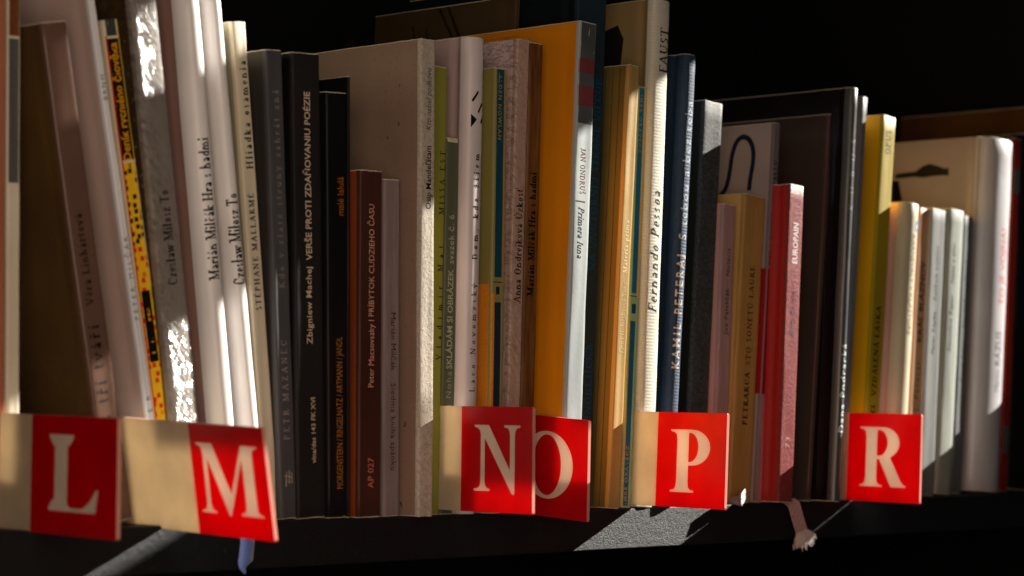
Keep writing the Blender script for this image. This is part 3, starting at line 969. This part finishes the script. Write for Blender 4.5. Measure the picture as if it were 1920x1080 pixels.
side_sheet(b, 'cover_field', [(1.6, 1), (60, 1), (60, 100), (1.6, 100)], ink((.88, .55, .16), .4))
b = add('Ondj', 'pink-white book in clear shrink wrap next to the wood-patterned one', (.84, .74, .74), spine=(.74, .62, .56), rough=.45, r=1.0, depth=145)
b = add('Wood', 'wood-patterned brown book tight against the orange one', (.45, .30, .16), kind='wood', col2=(.33, .20, .09), rough=.45, r=1.6, depth=140)
b = add('Ondr', 'tall bright orange book with white spine and dark grey top', (.86, .53, .06), spine=(.64, .67, .67), rough=.45, r=.5, depth=150, kind='paper', wob=.2)
spine_sheet(b, 'spine_panel', .25, 10.65, 173.6, 219.2, cover_mat((.27, .29, .30), .5, 'cloudy', (.36, .37, .37)))
spine_sheet(b, 'spine_stripe', .25, 10.65, 196.4, 202.9, ink((.45, .22, .24)), lift=.11)
spine_sheet(b, 'spine_stripe', .25, 10.65, 181.6, 190.8, ink((.48, .23, .26)), lift=.11)
b = add('BrownL', 'large dim brown drawn-on book set back behind the orange one', (.27, .21, .12), kind='cloudy', col2=(.22, .17, .09), geo=(789, 29.4, 0, 2.6, 238.5, .038), depth=96, rough=.6, r=.4)
for pts in ([(70, 231), (68.8, 231), (61, 205), (63, 205)], [(60, 229), (59, 229), (57, 205), (58.4, 205)], [(46, 238), (44.5, 238), (31, 214), (32, 211)], [(52, 237), (50, 237.5), (38, 218), (38, 216)], [(118, 226), (112, 230), (108, 221), (110, 219), (113, 226), (117, 222)]):
    side_sheet(b, 'drawn_line', pts, ink((.14, .10, .05)))
b = add('Navy', 'very tall navy book with blue capitals behind the orange one', (.04, .07, .10), spine=(.10, .17, .21), skind='cloth', hard=True, rough=.5, depth=112, bump=.5)
b = add('Mate', 'ochre paperback with fold lines and cream lettering', (.42, .37, .20), spine=(.66, .54, .31), rough=.45, depth=138, r=.5)
for y in (5.2, 9.4, 14.0):
    side_sheet(b, 'fold_line', [(y, 1), (y + .35, 1), (y + .35, 205), (y, 205)], ink((.30, .20, .07)))
b = add('Orav', 'blue-banded slim paperback edged in gold and pale green', (.72, .58, .30), spine=(.62, .70, .50), rough=.45, r=.5)
spine_sheet(b, 'spine_band', 1.5, 4.9, 100, 197, cover_mat((.10, .42, .58), .5, 'paper'))
spine_sheet(b, 'spine_band', 1.5, 5.1, 1, 87, cover_mat((.08, .38, .52), .5, 'paper'))
spine_sheet(b, 'spine_band', 5.3, 7.0, 98, 197, ink((.88, .70, .40)))
spine_sheet(b, 'spine_band', .15, 1.2, 1, 86, ink((.85, .66, .34)))
spine_sheet(b, 'spine_square', 2.0, 5.0, 90.5, 95, ink((.05, .30, .46)))
spine_sheet(b, 'spine_line', .3, 7.0, 98.3, 98.8, ink((.05, .30, .46)))
b = add('Pess', 'tallest canvas-backed cream book with italic olive title', (.52, .45, .31), spine=(.80, .79, .72), kind='cloudy', col2=(.58, .48, .30), skind='canvas', bulge=1.0, r=1.8, hard=True, rough=.7, depth=155, sbump=.9)
side_sheet(b, 'cover_picture', [(20, 202), (33, 203), (34, 226), (22, 229), (18, 222)], ink((.10, .09, .07)))
b = add('Kami', 'navy cloth hardback with white sans capitals', (.12, .20, .28), spine=(.16, .24, .33), kind='cloth', skind='canvas', bulge=1.6, r=1.8, hard=True, rough=.6, bump=.8)
b = add('Trau', 'charcoal flecked book with grey letterspaced title and a sunlit top', (.13, .13, .10), spine=(.20, .205, .20), kind='paper', skind='mottle', scol2=(.30, .31, .30), rough=.6, r=.5, t=.8, sbump=1.2)
b = add('Pala', 'short pink paperback with small dark lettering', (.78, .58, .52), spine=(.66, .52, .50), rough=.45, skind='streak', r=.4)
b = add('Petr', 'short thick ochre book with dark serif capitals', (.80, .64, .38), spine=(.68, .52, .28), rough=.5, skind='streak', sbump=.4, r=.6)
b = add('Ezra', 'thin grey-pink book with a dark blue looped line on its cover', (.66, .58, .54), spine=(.44, .40, .40), rough=.45, r=.4, depth=140)
spine_sheet(b, 'spine_panel', .15, 4.5, 54, 117, ink((.55, .06, .09)))
spine_sheet(b, 'spine_panel', .15, 4.5, .6, 53.7, ink((.68, .46, .46)))
side_sheet(b, 'cover_field', [(.6, 54), (70, 54), (70, 117), (.6, 117)], ink((.62, .08, .10)))
def ribbon_pts(P, w):
    L, R = [], []
    for i, (y, z) in enumerate(P):
        a, c = P[max(0, i - 1)], P[min(len(P) - 1, i + 1)]
        tx, tz = c[0] - a[0], c[1] - a[1]
        n = math.hypot(tx, tz)
        L.append((y - tz / n * w / 2, z + tx / n * w / 2))
        R.append((y + tz / n * w / 2, z - tx / n * w / 2))
    return L + R[::-1]
sm = []
for i in range(len(LOOP) - 1):
    p0, p1, p2, p3 = (LOOP[max(0, i - 1)], LOOP[i], LOOP[i + 1], LOOP[min(len(LOOP) - 1, i + 2)])
    for k in range(4):
        u = k / 4
        sm.append(tuple(.5 * (2 * p1[j] + (p2[j] - p0[j]) * u + (2 * p0[j] - 5 * p1[j] + 4 * p2[j] - p3[j]) * u * u + (3 * p1[j] - p0[j] - 3 * p2[j] + p3[j]) * u ** 3) for j in (0, 1)))
side_sheet(b, 'looped_line', ribbon_pts(sm, 2.7), ink((.09, .13, .20)))
EU = add('Euro', 'short red and rose hardback with white capitals', (.62, .13, .11), spine=(.46, .17, .16), kind='gloss', skind='mottle', scol2=(.54, .23, .22), hard=True, rough=.4, r=.5, sbump=1.4)
b = add('Gray', 'thin brown-grey book just right of the rose hardback', (.27, .22, .20), spine=(.32, .22, .19), rough=.35, kind='gloss', r=.4, depth=140)
b = add('Kubu', 'dark hardback with round grey spine and white lettering', (.07, .04, .04), spine=(.27, .285, .285), bulge=1.6, r=1.6, hard=True, rough=.32, kind='gloss', skind='gloss', depth=150, coat=.3)
b = add('Pale', 'thin greyish white booklet pressed against the dark hardback', (.50, .46, .38), spine=(.42, .43, .44), rough=.5, r=.4)
b = add('Opus', 'mustard yellow paperback with a sunlit top behind the R divider', (.80, .60, .05), spine=(.60, .52, .08), rough=.45, r=.4)
b = add('Karn', 'cream round-backed book with a small blue square near its top', (.80, .66, .58), spine=(.74, .70, .58), bulge=2.4, r=2.2, hard=True, rough=.5, depth=120)
spine_sheet(b, 'blue_square', 8.2, 12.0, 142, 147.8, ink((.12, .50, .72)), lift=.2)
spine_sheet(b, 'white_square', 9.4, 10.8, 143.8, 146, ink((.85, .88, .9)), lift=.3)
b = add('Kral', 'beige paperback with bold black capitals', (.66, .54, .46), spine=(.68, .54, .42), rough=.5, depth=120)
b = add('Repk', 'grey ribbed paperback, left one of a light grey pair', (.56, .56, .54), spine=(.45, .46, .45), skind='streak', rough=.6, depth=120, r=.8)
b = add('Repa', 'pale grey round-edged paperback, right one of a light grey pair', (.60, .61, .58), spine=(.55, .57, .53), skind='streak', bulge=.8, r=2.0, rough=.6, depth=120)
spine_sheet(b, 'spine_fold', 9.2, 9.5, 1, 157, ink((.80, .81, .77)))
spine_sheet(b, 'spine_fold', 12.6, 12.9, 1, 157, ink((.82, .83, .78)))
b = add('Rebr', 'darker grey set-back paperback left of the big white hardback', (.38, .38, .37), spine=(.37, .38, .38), skind='streak', rough=.6, depth=120)
b = add('Razu', 'big white hardback with red lettering and an ink drawing on its cover', (.66, .61, .58), spine=(.72, .71, .72), bulge=4.5, r=4.0, hard=True, rough=.32, kind='gloss', depth=150)
side_sheet(b, 'ink_drawing', INK, cover_mat((.14, .13, .10), .6, 'speckle', (.34, .31, .27)))
side_sheet(b, 'ink_drawing', INK2, ink((.10, .09, .08)))
b = add('Redb', 'dark red book with two grey shelfmark stickers', (.40, .12, .06), spine=(.55, .15, .10), kind='wood', col2=(.28, .08, .05), skind='wood', scol2=(.42, .11, .08), rough=.5, depth=140)
for z0, z1 in ((174, 189), (22, 38)):
    spine_sheet(b, 'sticker', .3, 6.9, z0, z1, ink((.34, .33, .31)), lift=.12)
b = add('Blak', 'black book at the right edge of the photo', (.07, .065, .06), rough=.45, depth=140)
b = add('BrownR', 'tall brown book standing behind the white hardback at the far right', (.36, .23, .08), kind='cloudy', col2=(.30, .18, .06), geo=(1227, 19, 1.3, 16, 229.5, .0806), depth=101, rough=.55)

# emblems
b = BK['Maza']
for pts in ([(2.6, 13.0), (3.3, 13.0), (3.7, 19), (3.2, 19)], [(4.6, 14), (5.1, 14), (5.2, 19.5), (4.7, 19.5)], [(2.2, 17.2), (6.4, 16.4), (6.4, 16.9), (2.2, 17.7)], [(6.0, 14.2), (6.5, 14.2), (6.4, 18.6), (5.9, 18.6)], [(3.0, 15.0), (5.6, 14.6), (5.6, 15.0), (3.0, 15.4)]):
    spine_shape(b, 'emblem', pts, ink((.62, .58, .55)))
b = BK['Novo']
for pts in ([(1.9, 181.2), (4.8, 179), (1.9, 175.4)], [(2.0, 187.4), (2.6, 186.4), (5.6, 190.8), (5.0, 191.8)], [(5.2, 182.6), (5.9, 181.8), (8.6, 186), (7.9, 186.8)], [(7.0, 178.0), (7.7, 177.2), (9.6, 180.6), (8.9, 181.4)]):
    pts = [(x, z - 8) for x, z in pts]
    spine_shape(b, 'emblem', pts, ink((.04, .04, .04)))
b = BK['Linh']
for pts in ([(3.4, 22), (3.8, 22), (3.8, 32), (3.4, 32)], [(3.8, 31), (7.6, 27.6), (7.6, 28.1), (3.8, 31.6)], [(7.2, 28), (7.6, 28), (7.6, 22.4), (7.2, 22.4)], [(3.4, 22), (7.6, 22.4), (7.6, 22.8), (3.4, 22.4)], [(5.2, 23), (5.6, 23), (5.6, 29), (5.2, 29)]):
    spine_shape(b, 'emblem', pts, ink((.08, .06, .05)))

# clear wrap round two of the books, crinkled
def wrap(b, gap, amp, m, sd):
    w, h, d = b.w, b.h, b.d
    prof = [(-gap, d * k) for k in (1, .8, .6, .45, .33, .24, .17, .11, .06, .03, .015)] + [(-gap, 1.0)]
    nx = 12
    for i in range(nx + 1):
        x = w * i / nx
        prof.append((x + (-gap if i == 0 else gap if i == nx else 0), spine_y(b, x) - gap))
    prof += [(w + gap, 4), (w + gap, 30), (w + gap, d)]
    NZ = 110
    V, Fc = [], []
    for k in range(NZ + 1):
        z = -.1 + (h + 1.2) * k / NZ
        for i, (x, y) in enumerate(prof):
            n = noise.noise(Vector((sd + x * .22, y * .12, z * .16 + x * .12)))
            n2 = noise.noise(Vector((sd + 7 + x * .9, y * .3, z * .5 + x * .3)))
            a = amp * (.55 * n + .3 * n2)
            V.append(((x + (a * .3 if i > 11 else -abs(a))) * MM, (y - (abs(a) if i > 11 else 0)) * MM, (z + (.7 * n2 if k == NZ else 0)) * MM))
    n = len(prof)
    for k in range(NZ):
        for i in range(n - 1):
            Fc.append((k * n + i, k * n + i + 1, (k + 1) * n + i + 1, (k + 1) * n + i))
    return mesh_obj('shrink_wrap', V, Fc, m, b.root, smooth=True)
wrap(BK['Plast'], .35, 1.1, film_mat(1.5, 1.0), 3.0)
wrap(BK['Ondj'], .35, .8, film_mat(.35, 1.0), 11.0)

# ---------------------------------------------------------------- letter dividers
def arc(cx, cy, rx, ry, a0, a1, n=14):
    return [(cx + rx * math.cos(math.radians(a0 + (a1 - a0) * i / n)), cy + ry * math.sin(math.radians(a0 + (a1 - a0) * i / n))) for i in range(n + 1)]
def stem(x0, x1, l=.11, r=.11, th=.03, top=True, bot=True):
    """bracketed stem as a closed outline"""
    def br(xe, xs, y0, y1):          # from serif tip (xe,y0) curving to the stem (xs,y1)
        return [(xe + (xs - xe) * (1 - math.cos(a)), y0 + (y1 - y0) * (1 - (1 - math.sin(a)) ** 1) ** 2.2) for a in [math.pi / 2 * k / 8 for k in range(9)]]
    P = []
    P += [(x0 - l, 0), (x1 + r, 0)] if bot else [(x0, 0), (x1, 0)]
    if bot: P += br(x1 + r, x1, th, .15)
    if top: P += [(x, 1 - y) for x, y in reversed(br(x1 + r, x1, th, .15))] + [(x1 + r, 1), (x0 - l, 1)] + [(x, 1 - y) for x, y in br(x0 - l, x0, th, .15)]
    else: P += [(x1, 1), (x0, 1)]
    if bot: P += list(reversed(br(x0 - l, x0, th, .15)))
    return P
def big_letter(ch):
    """-> list of (outer loop, [holes]), width; cap height 1"""
    if ch == 'L':
        P = stem(.16, .40)
        i = P.index((.40 + .11, 0))
        arm = [(.92, 0), (.97, .30), (.93, .30)] + [(.93 - .27 * math.sin(a), .045 + .255 * (1 - math.sin(a)) ** 1.6) for a in [math.pi / 2 * k / 7 for k in range(1, 8)]]
        # foot: replace the right lower serif by the arm
        P2 = [(.05, 0)] + arm + [(.46, .05), (.41, .09), (.40, .16)]
        up_ = [p for p in P if p[1] >= .5]
        lo_l = [p for p in P if p[1] < .5 and p[0] <= .161 and p != (.05, 0)]
        return [(P2 + up_ + lo_l, [])], .97
    if ch == 'N':
        w = .10
        a = stem(.15, .15 + w * .8, .14, .13)
        pts = [(0.01, 0), (.36, 0), (.36, .03), (.29, .045), (.255, .09), (.245, .16), (.245, .80), (.83, -.04), (.885, -.04), (.885, .84), (.895, .91), (.93, .955), (1.0, .97), (1.0, 1), (.66, 1), (.66, .97),
               (.74, .955), (.775, .91), (.785, .84), (.785, .32), (.33, 1), (.02, 1), (.02, .97), (.09, .955), (.135, .92), (.155, .87), (.155, .16), (.145, .09), (.11, .045), (.01, .03)]
        return [(pts, [])], 1.0
    if ch == 'M':
        pts = [(.01, 0), (.33, 0), (.33, .03), (.26, .05), (.23, .09), (.22, .16), (.23, .78), (.60, -.02), (.64, -.02), (.98, .80), (.98, .16), (.965, .07), (.93, .045), (.86, .03), (.86, 0), (1.34, 0), (1.34, .03),
               (1.26, .045), (1.225, .08), (1.215, .16), (1.215, .84), (1.225, .92), (1.26, .955), (1.33, .97), (1.33, 1), (.98, 1), (.685, .30), (.36, 1), (.01, 1), (.01, .97), (.08, .955), (.12, .92), (.135, .84), (.13, .16), (.12, .09), (.09, .05), (.01, .03)]
        return [(pts, [])], 1.34
    if ch == 'O':
        return [(arc(.5, .5, .5, .52, 0, 360, 48)[:-1], [arc(.5, .5, .275, .465, 0, 360, 40)[:-1]])], 1.0
    st = [(.01, 0), (.50, 0), (.50, .03), (.42, .045), (.385, .08), (.375, .16)]
    lf = [(0, 1), (0, .97), (.08, .955), (.12, .92), (.135, .84), (.135, .16), (.12, .08), (.09, .045), (.01, .03)]
    if ch == 'P':
        bowl = [(.375, .43), (.45, .43)] + arc(.45, .715, .37, .285, -90, 90, 18)
        hole = [(.375, .485)] + arc(.40, .7175, .175, .2325, -90, 90, 14) + [(.375, .95)]
        return [(st + bowl + lf, [hole])], .82
    bowl = [(.375, .465), (.42, .465), (.68, 0), (1.0, 0), (1.0, .03), (.95, .045), (.90, .09), (.66, .49)] + arc(.50, .735, .35, .265, -58, 90, 16)
    hole = [(.375, .52)] + arc(.42, .735, .175, .215, -90, 90, 14) + [(.375, .95)]
    return [(st + bowl + lf, [hole])], 1.0

def card_mat(name, col, trans=.52, rough=.32, seed=0.0):
    g = NT(name)
    v = g.coords((1, 1, 1), seed)
    b = lin(col)
    c = g.ramp(g.noise(v, 60.0, 3.0, .6), [(0.3, tuple(x * .82 for x in b)), (0.7, b)])
    scr = g.n('ShaderNodeMapping')
    scr.inputs['Rotation'].default_value = (.6, 0, 0)
    scr.inputs['Scale'].default_value = (1, 1, .03)
    g.l(v, scr.inputs[0])
    scratch = g.noise(scr.outputs[0], 900.0, 2.0, .5)
    d = g.n('ShaderNodeBsdfDiffuse')
    g.l(c, d.inputs[0])
    t = g.n('ShaderNodeBsdfTranslucent')
    g.l(c, t.inputs[0])
    m = g.n('ShaderNodeMixShader')
    m.inputs[0].default_value = trans
    g.l(d.outputs[0], m.inputs[1])
    g.l(t.outputs[0], m.inputs[2])
    gl = g.n('ShaderNodeBsdfGlossy')
    gl.inputs['Roughness'].default_value = rough
    g.l(g.bump(g.math('ADD', g.noise(v, 45.0, 2.0), g.math('MULTIPLY', scratch, .05)), .25, .0004), gl.inputs['Normal'])
    fr = g.n('ShaderNodeFresnel')
    fr.inputs[0].default_value = 1.42
    m2 = g.n('ShaderNodeMixShader')
    g.l(g.math('MULTIPLY', fr.outputs[0], .7), m2.inputs[0])
    g.l(m.outputs[0], m2.inputs[1])
    g.l(gl.outputs[0], m2.inputs[2])
    g.l(m2.outputs[0], g.out.inputs[0])
    return g.m
CARD = card_mat('cream_card', (.85, .78, .66), trans=.4, seed=1.0)
RED = card_mat('red_print', (.84, .0, .07), trans=.45, seed=2.0)
LETTER = card_mat('letter_print', (.92, .86, .78), trans=.36, seed=3.0)
RIM = card_mat('card_rim', (.90, .66, .58), trans=.3, rough=.6)

def divider(ch, x, lean, yf, yb, zf, zb, yred, H, ly0, ly1, lz0, lz1, label, T=1.6, bow=1.0):
    """card standing between two books and sticking out; x plane, yf front end, yred where the red field starts"""
    root = tag(empty('letter_divider', (x * MM, 0, 0), (0, lean, 0)), label, 'divider', 'letter dividers between the books')
    def zz(y, k):                      # k 0..1 up the card
        return zf + (zb - zf) * (y - yf) / (yb - yf) + H * k
    loops, wl = big_letter(ch)
    def bx(y, z):                      # the card is slightly bowed, like any card kept between books
        q = max(0.0, min(1.0, -y / -yf)) if y < 0 else 0.0
        return bow * q * q * (1 - .35 * z / H) - .25 * math.sin(q * 5)
    def P(u, k):                       # letter unit coords -> (y, z)
        y = yred + (yf - yred) * (ly0 + (ly1 - ly0) * (u / wl))
        kk = lz0 + (lz1 - lz0) * k
        return (y, zz(y, kk))
    field = [(yred, zz(yred, 0)), (yf, zz(yf, 0)), (yf, zz(yf, 1)), (yred, zz(yred, 1))]
    cream = [(yb, zz(yb, 0)), (yred, zz(yred, 0)), (yred, zz(yred, 1)), (yb, zz(yb, 1))]
    def sheet(name, loops2, m, side, off=0.0):
        V, Fc = [], []
        for lps in loops2:
            tri = tessellate_polygon([[Vector((a, c, 0)) for a, c in lp] for lp in lps])
            n0 = len(V)
            bm = bmesh.new()
            vs = [bm.verts.new((0, a, c)) for lp in lps for a, c in lp]
            for t in tri:
                bm.faces.new([vs[i] for i in t])
            for k in range(1, 12):
                bmesh.ops.bisect_plane(bm, geom=bm.verts[:] + bm.edges[:] + bm.faces[:], plane_co=(0, yf + (yb - yf) * k / 12, 0), plane_no=(0, 1, 0), dist=1e-4)
            bm.verts.index_update()
            V += [((bx(v.co.y, v.co.z) + (-off if side < 0 else T + off)) * MM, v.co.y * MM, v.co.z * MM) for v in bm.verts]
            Fc += [tuple(v.index + n0 for v in f.verts) for f in bm.faces]
            bm.free()
        return mesh_obj(name, V, Fc, m, root)
    outer = [[P(u, k) for u, k in lp] for lp, hs in loops]
    holes = [[P(u, k) for u, k in h] for lp, hs in loops for h in hs]
    for side in (-1, 1):
        sheet('red_field', [[field] + outer] + [[h] for h in holes], RED, side)
        sheet('letter', [[o] + (holes if i == 0 else []) for i, o in enumerate(outer)], LETTER, side)
        sheet('cream_strip', [[cream]], CARD, side)
    ys = [yb + (yf - yb) * k / 12 for k in range(1, 12)]
    ring = [(yb, zz(yb, 0))] + [(y, zz(y, 0)) for y in ys] + [(yf + .6, zz(yf, 0)), (yf, zz(yf, 0) + .6), (yf, zz(yf, 1) - .6), (yf + .6, zz(yf, 1))] + [(y, zz(y, 1)) for y in reversed(ys)] + [(yb, zz(yb, 1))]
    V = []
    for a, c in ring:
        V += [((bx(a, c) - .04) * MM, a * MM, c * MM), ((bx(a, c) + T + .04) * MM, a * MM, c * MM)]
    n = len(ring)
    Fc = [(2 * i, 2 * i + 1, 2 * ((i + 1) % n) + 1, 2 * ((i + 1) % n)) for i in range(n)]
    mesh_obj('rim', V, Fc, RIM, root)
    return root
divider('L', 506.0, 0, -58.0, 60, -1.2, .6, -8.5, 42.6, .19, .79, .20, .84, 'red L card, the leftmost divider, blurred near the left edge')
divider('M', 566.0, -.163, -72.0, 60, -3.4, 1.6, -31.0, 41.8, .07, .90, .20, .83, 'red M card with a wide cream part leaning beside the white books')
divider('N', 718.5, 0, -57.5, 26, 2.2, 2.2, -17.2, 44.4, .18, .83, .20, .825, 'red N card overlapping the O card in the middle')
divider('O', 773.9, .02, -38.4, 26, -3.2, 1.0, 4.0, 44.2, .10, .80, .19, .84, 'red O card half hidden behind the N card')
divider('P', 842.3, .045, -60.2, 24, 1.3, 1.6, -20.6, 43.4, .20, .77, .16, .82, 'red P card with cream strip in front of the tall canvas-backed book')
divider('R', 1012.6, .05, -50.0, 24, -.4, .2, -6.2, 45.2, .17, .81, .17, .845, 'red R card, rightmost divider, in front of the mustard book')

# ---------------------------------------------------------------- bookmark ribbons, parts of the books they hang from
bk = tag(empty('shade_plate', (1.258, 0, 0)), 'black plate added out of view right of the row to shade the shelf', 'shade_plate')  # unseen plate, added to keep sun off the shelf front at the right
v, f = boxes([(0, 2.5, -76, 60, .2, 90), (-10, -.1, -30, 60, .2, 1.0)])
mesh_obj('plate', v, f, LAM, bk)
def weave(col, name):
    g = NT(name)
    v = g.coords((1, 1, 1), 0)
    w = g.noise(g.coords((1, 1, .8), 4), 2200.0, 1.0, .4)
    b = lin(col)
    p = g.n('ShaderNodeBsdfPrincipled')
    g.l(g.ramp(w, [(.35, tuple(x * .7 for x in b)), (.65, b)]), p.inputs['Base Color'])
    p.inputs['Roughness'].default_value = .5
    p.inputs['Sheen Weight'].default_value = .4
    g.l(g.bump(w, .8, .0002), p.inputs['Normal'])
    g.l(p.outputs[0], g.out.inputs[0])
    return g.m
def tube(V, Fc, pts, r, n=5):
    b0 = len(V)
    for i, p in enumerate(pts):
        a, c = Vector(pts[max(0, i - 1)]), Vector(pts[min(len(pts) - 1, i + 1)])
        t = (c - a).normalized()
        s = t.cross(Vector((0, 1, .2))).normalized()
        q = t.cross(s)
        for k in range(n):
            an = 2 * math.pi * k / n
            V.append(tuple(Vector(p) + (s * math.cos(an) + q * math.sin(an)) * r))
    for i in range(len(pts) - 1):
        for k in range(n):
            a = b0 + i * n
            Fc.append((a + k, a + (k + 1) % n, a + n + (k + 1) % n, a + n + k))
def to_local(b, P):
    M = (Matrix.Translation(b.root.location) @ b.root.rotation_euler.to_matrix().to_4x4()).inverted()
    return [tuple(M @ Vector((x * MM, y * MM, z * MM))) for x, y, z in P]
def cord_ribbon(b, path, width, normal, m, tuft):
    """flat braid of five cords following path, ending in a fringe"""
    rnd = random.Random(5)
    V, Fc = [], []
    W = Vector(normal)
    for k in range(6):
        off = (k - 2.5) / 5 * width
        for s in (0, 1):
            pts = []
            for i in range(len(path) * 5 - 4):
                j, u = divmod(i, 5)
                a, c = Vector(path[j]), Vector(path[min(j + 1, len(path) - 1)])
                p = a.lerp(c, u / 5)
                ph = i * 1.25 + s * math.pi + k
                p = p + W * (off + .32 * math.sin(ph)) + Vector((0, -.22 * math.cos(ph), 0))
                pts.append(p)
            tube(V, Fc, pts, .34)
    V = to_local(b, V)
    root = mesh_obj('bookmark_ribbon', V, Fc, m, b.root, smooth=True)
    V, Fc = [], []
    e, d = Vector(path[-1]), (Vector(path[-1]) - Vector(path[-2])).normalized()
    for k in range(260):
        u = rnd.uniform(-1, 1)
        p0 = e + W * (u * width * .5) - d * rnd.uniform(.2, 2.5) + Vector((0, rnd.uniform(-.6, .5), 0))
        L = tuft * rnd.uniform(.6, 1.05)
        dr = (d + W * (u * 1.15 + rnd.uniform(-.18, .18)) + Vector((0, rnd.uniform(-.35, .15), 0))).normalized()
        tube(V, Fc, [p0, p0 + dr * L * .55, p0 + dr * L + Vector((0, 0, -.05 * L))], .11, 3)
    V = to_local(b, V)
    mesh_obj('fringe', V, Fc, weave((.90, .84, .80), 'fringe_threads'), root)
PINK = weave((.80, .62, .60), 'pink_cord')
cord_ribbon(EU, [(957, 40, .9), (960, 0, .9), (961, -8.6, .6), (962.5, -10.2, -1.2), (964.5, -10.6, -7), (967, -10.8, -12.5), (969, -10.9, -16.3)], 8.2, (.97, 0, .22), PINK, 7.6)
V, Fc = [], []
PB = BK['Petr']
path = [(917, 20, 1.2), (913, 0, 1.2), (911, -10, 1.0), (913, -15, 1.8), (917, -13.5, 3.4), (921.5, -11, 4.2)]
for k in range(7):
    for s in (0, 1):
        pts = []
        for i in range(len(path) * 5 - 4):
            j, u = divmod(i, 5)
            p = Vector(path[j]).lerp(Vector(path[min(j + 1, len(path) - 1)]), u / 5)
            ph = i * 1.25 + s * math.pi + k
            pts.append(p + Vector((.35 * math.sin(ph), 0, -.2 + (k - 3) * .85 * min(1, max(0, (i - 8) / 8)) + .3 * math.cos(ph))) + Vector((0, (k - 3) * 1.0 * (1 - min(1, max(0, (i - 8) / 8))), .6)))
        tube(V, Fc, pts, .34)
mesh_obj('bookmark_ribbon', to_local(PB, V), Fc, weave((.46, .38, .36), 'white_cord'), PB.root, smooth=True)
# blue satin ribbon under the M divider, its end folded forward
rb = []
for x, y, z in ((602, 10, .4), (603, -7.6, .3), (604, -9.6, -2), (603.6, -10.2, -8), (602.4, -10.4, -15.2), (602.6, -10.9, -17.6), (604.8, -11.2, -19.8)):
    rb.append((x, y, z))
V, Fc = [], []
for i, (x, y, z) in enumerate(rb):
    wd = [7, 7, 7, 7, 7.4, 3.2, .9][i]
    zt = z + (.4 if i > 1 else 0)
    V += [(x, y, z), (x + wd * .5, y - .25, z - .15), (x + wd, y, zt)]
    V += [(x, y + .25, z), (x + wd * .5, y, z - .15), (x + wd, y + .25, zt)]
for i in range(len(rb) - 1):
    a, c = i * 6, (i + 1) * 6
    for k in (0, 1):
        Fc += [(a + k, a + k + 1, c + k + 1, c + k), (a + 3 + k, c + 3 + k, c + 4 + k, a + 4 + k)]
    Fc += [(a, c, c + 3, a + 3), (a + 2, a + 5, c + 5, c + 2)]
mesh_obj('bookmark_ribbon', to_local(ML, V), Fc, weave((.36, .46, .72), 'blue_satin'), ML.root, smooth=True)
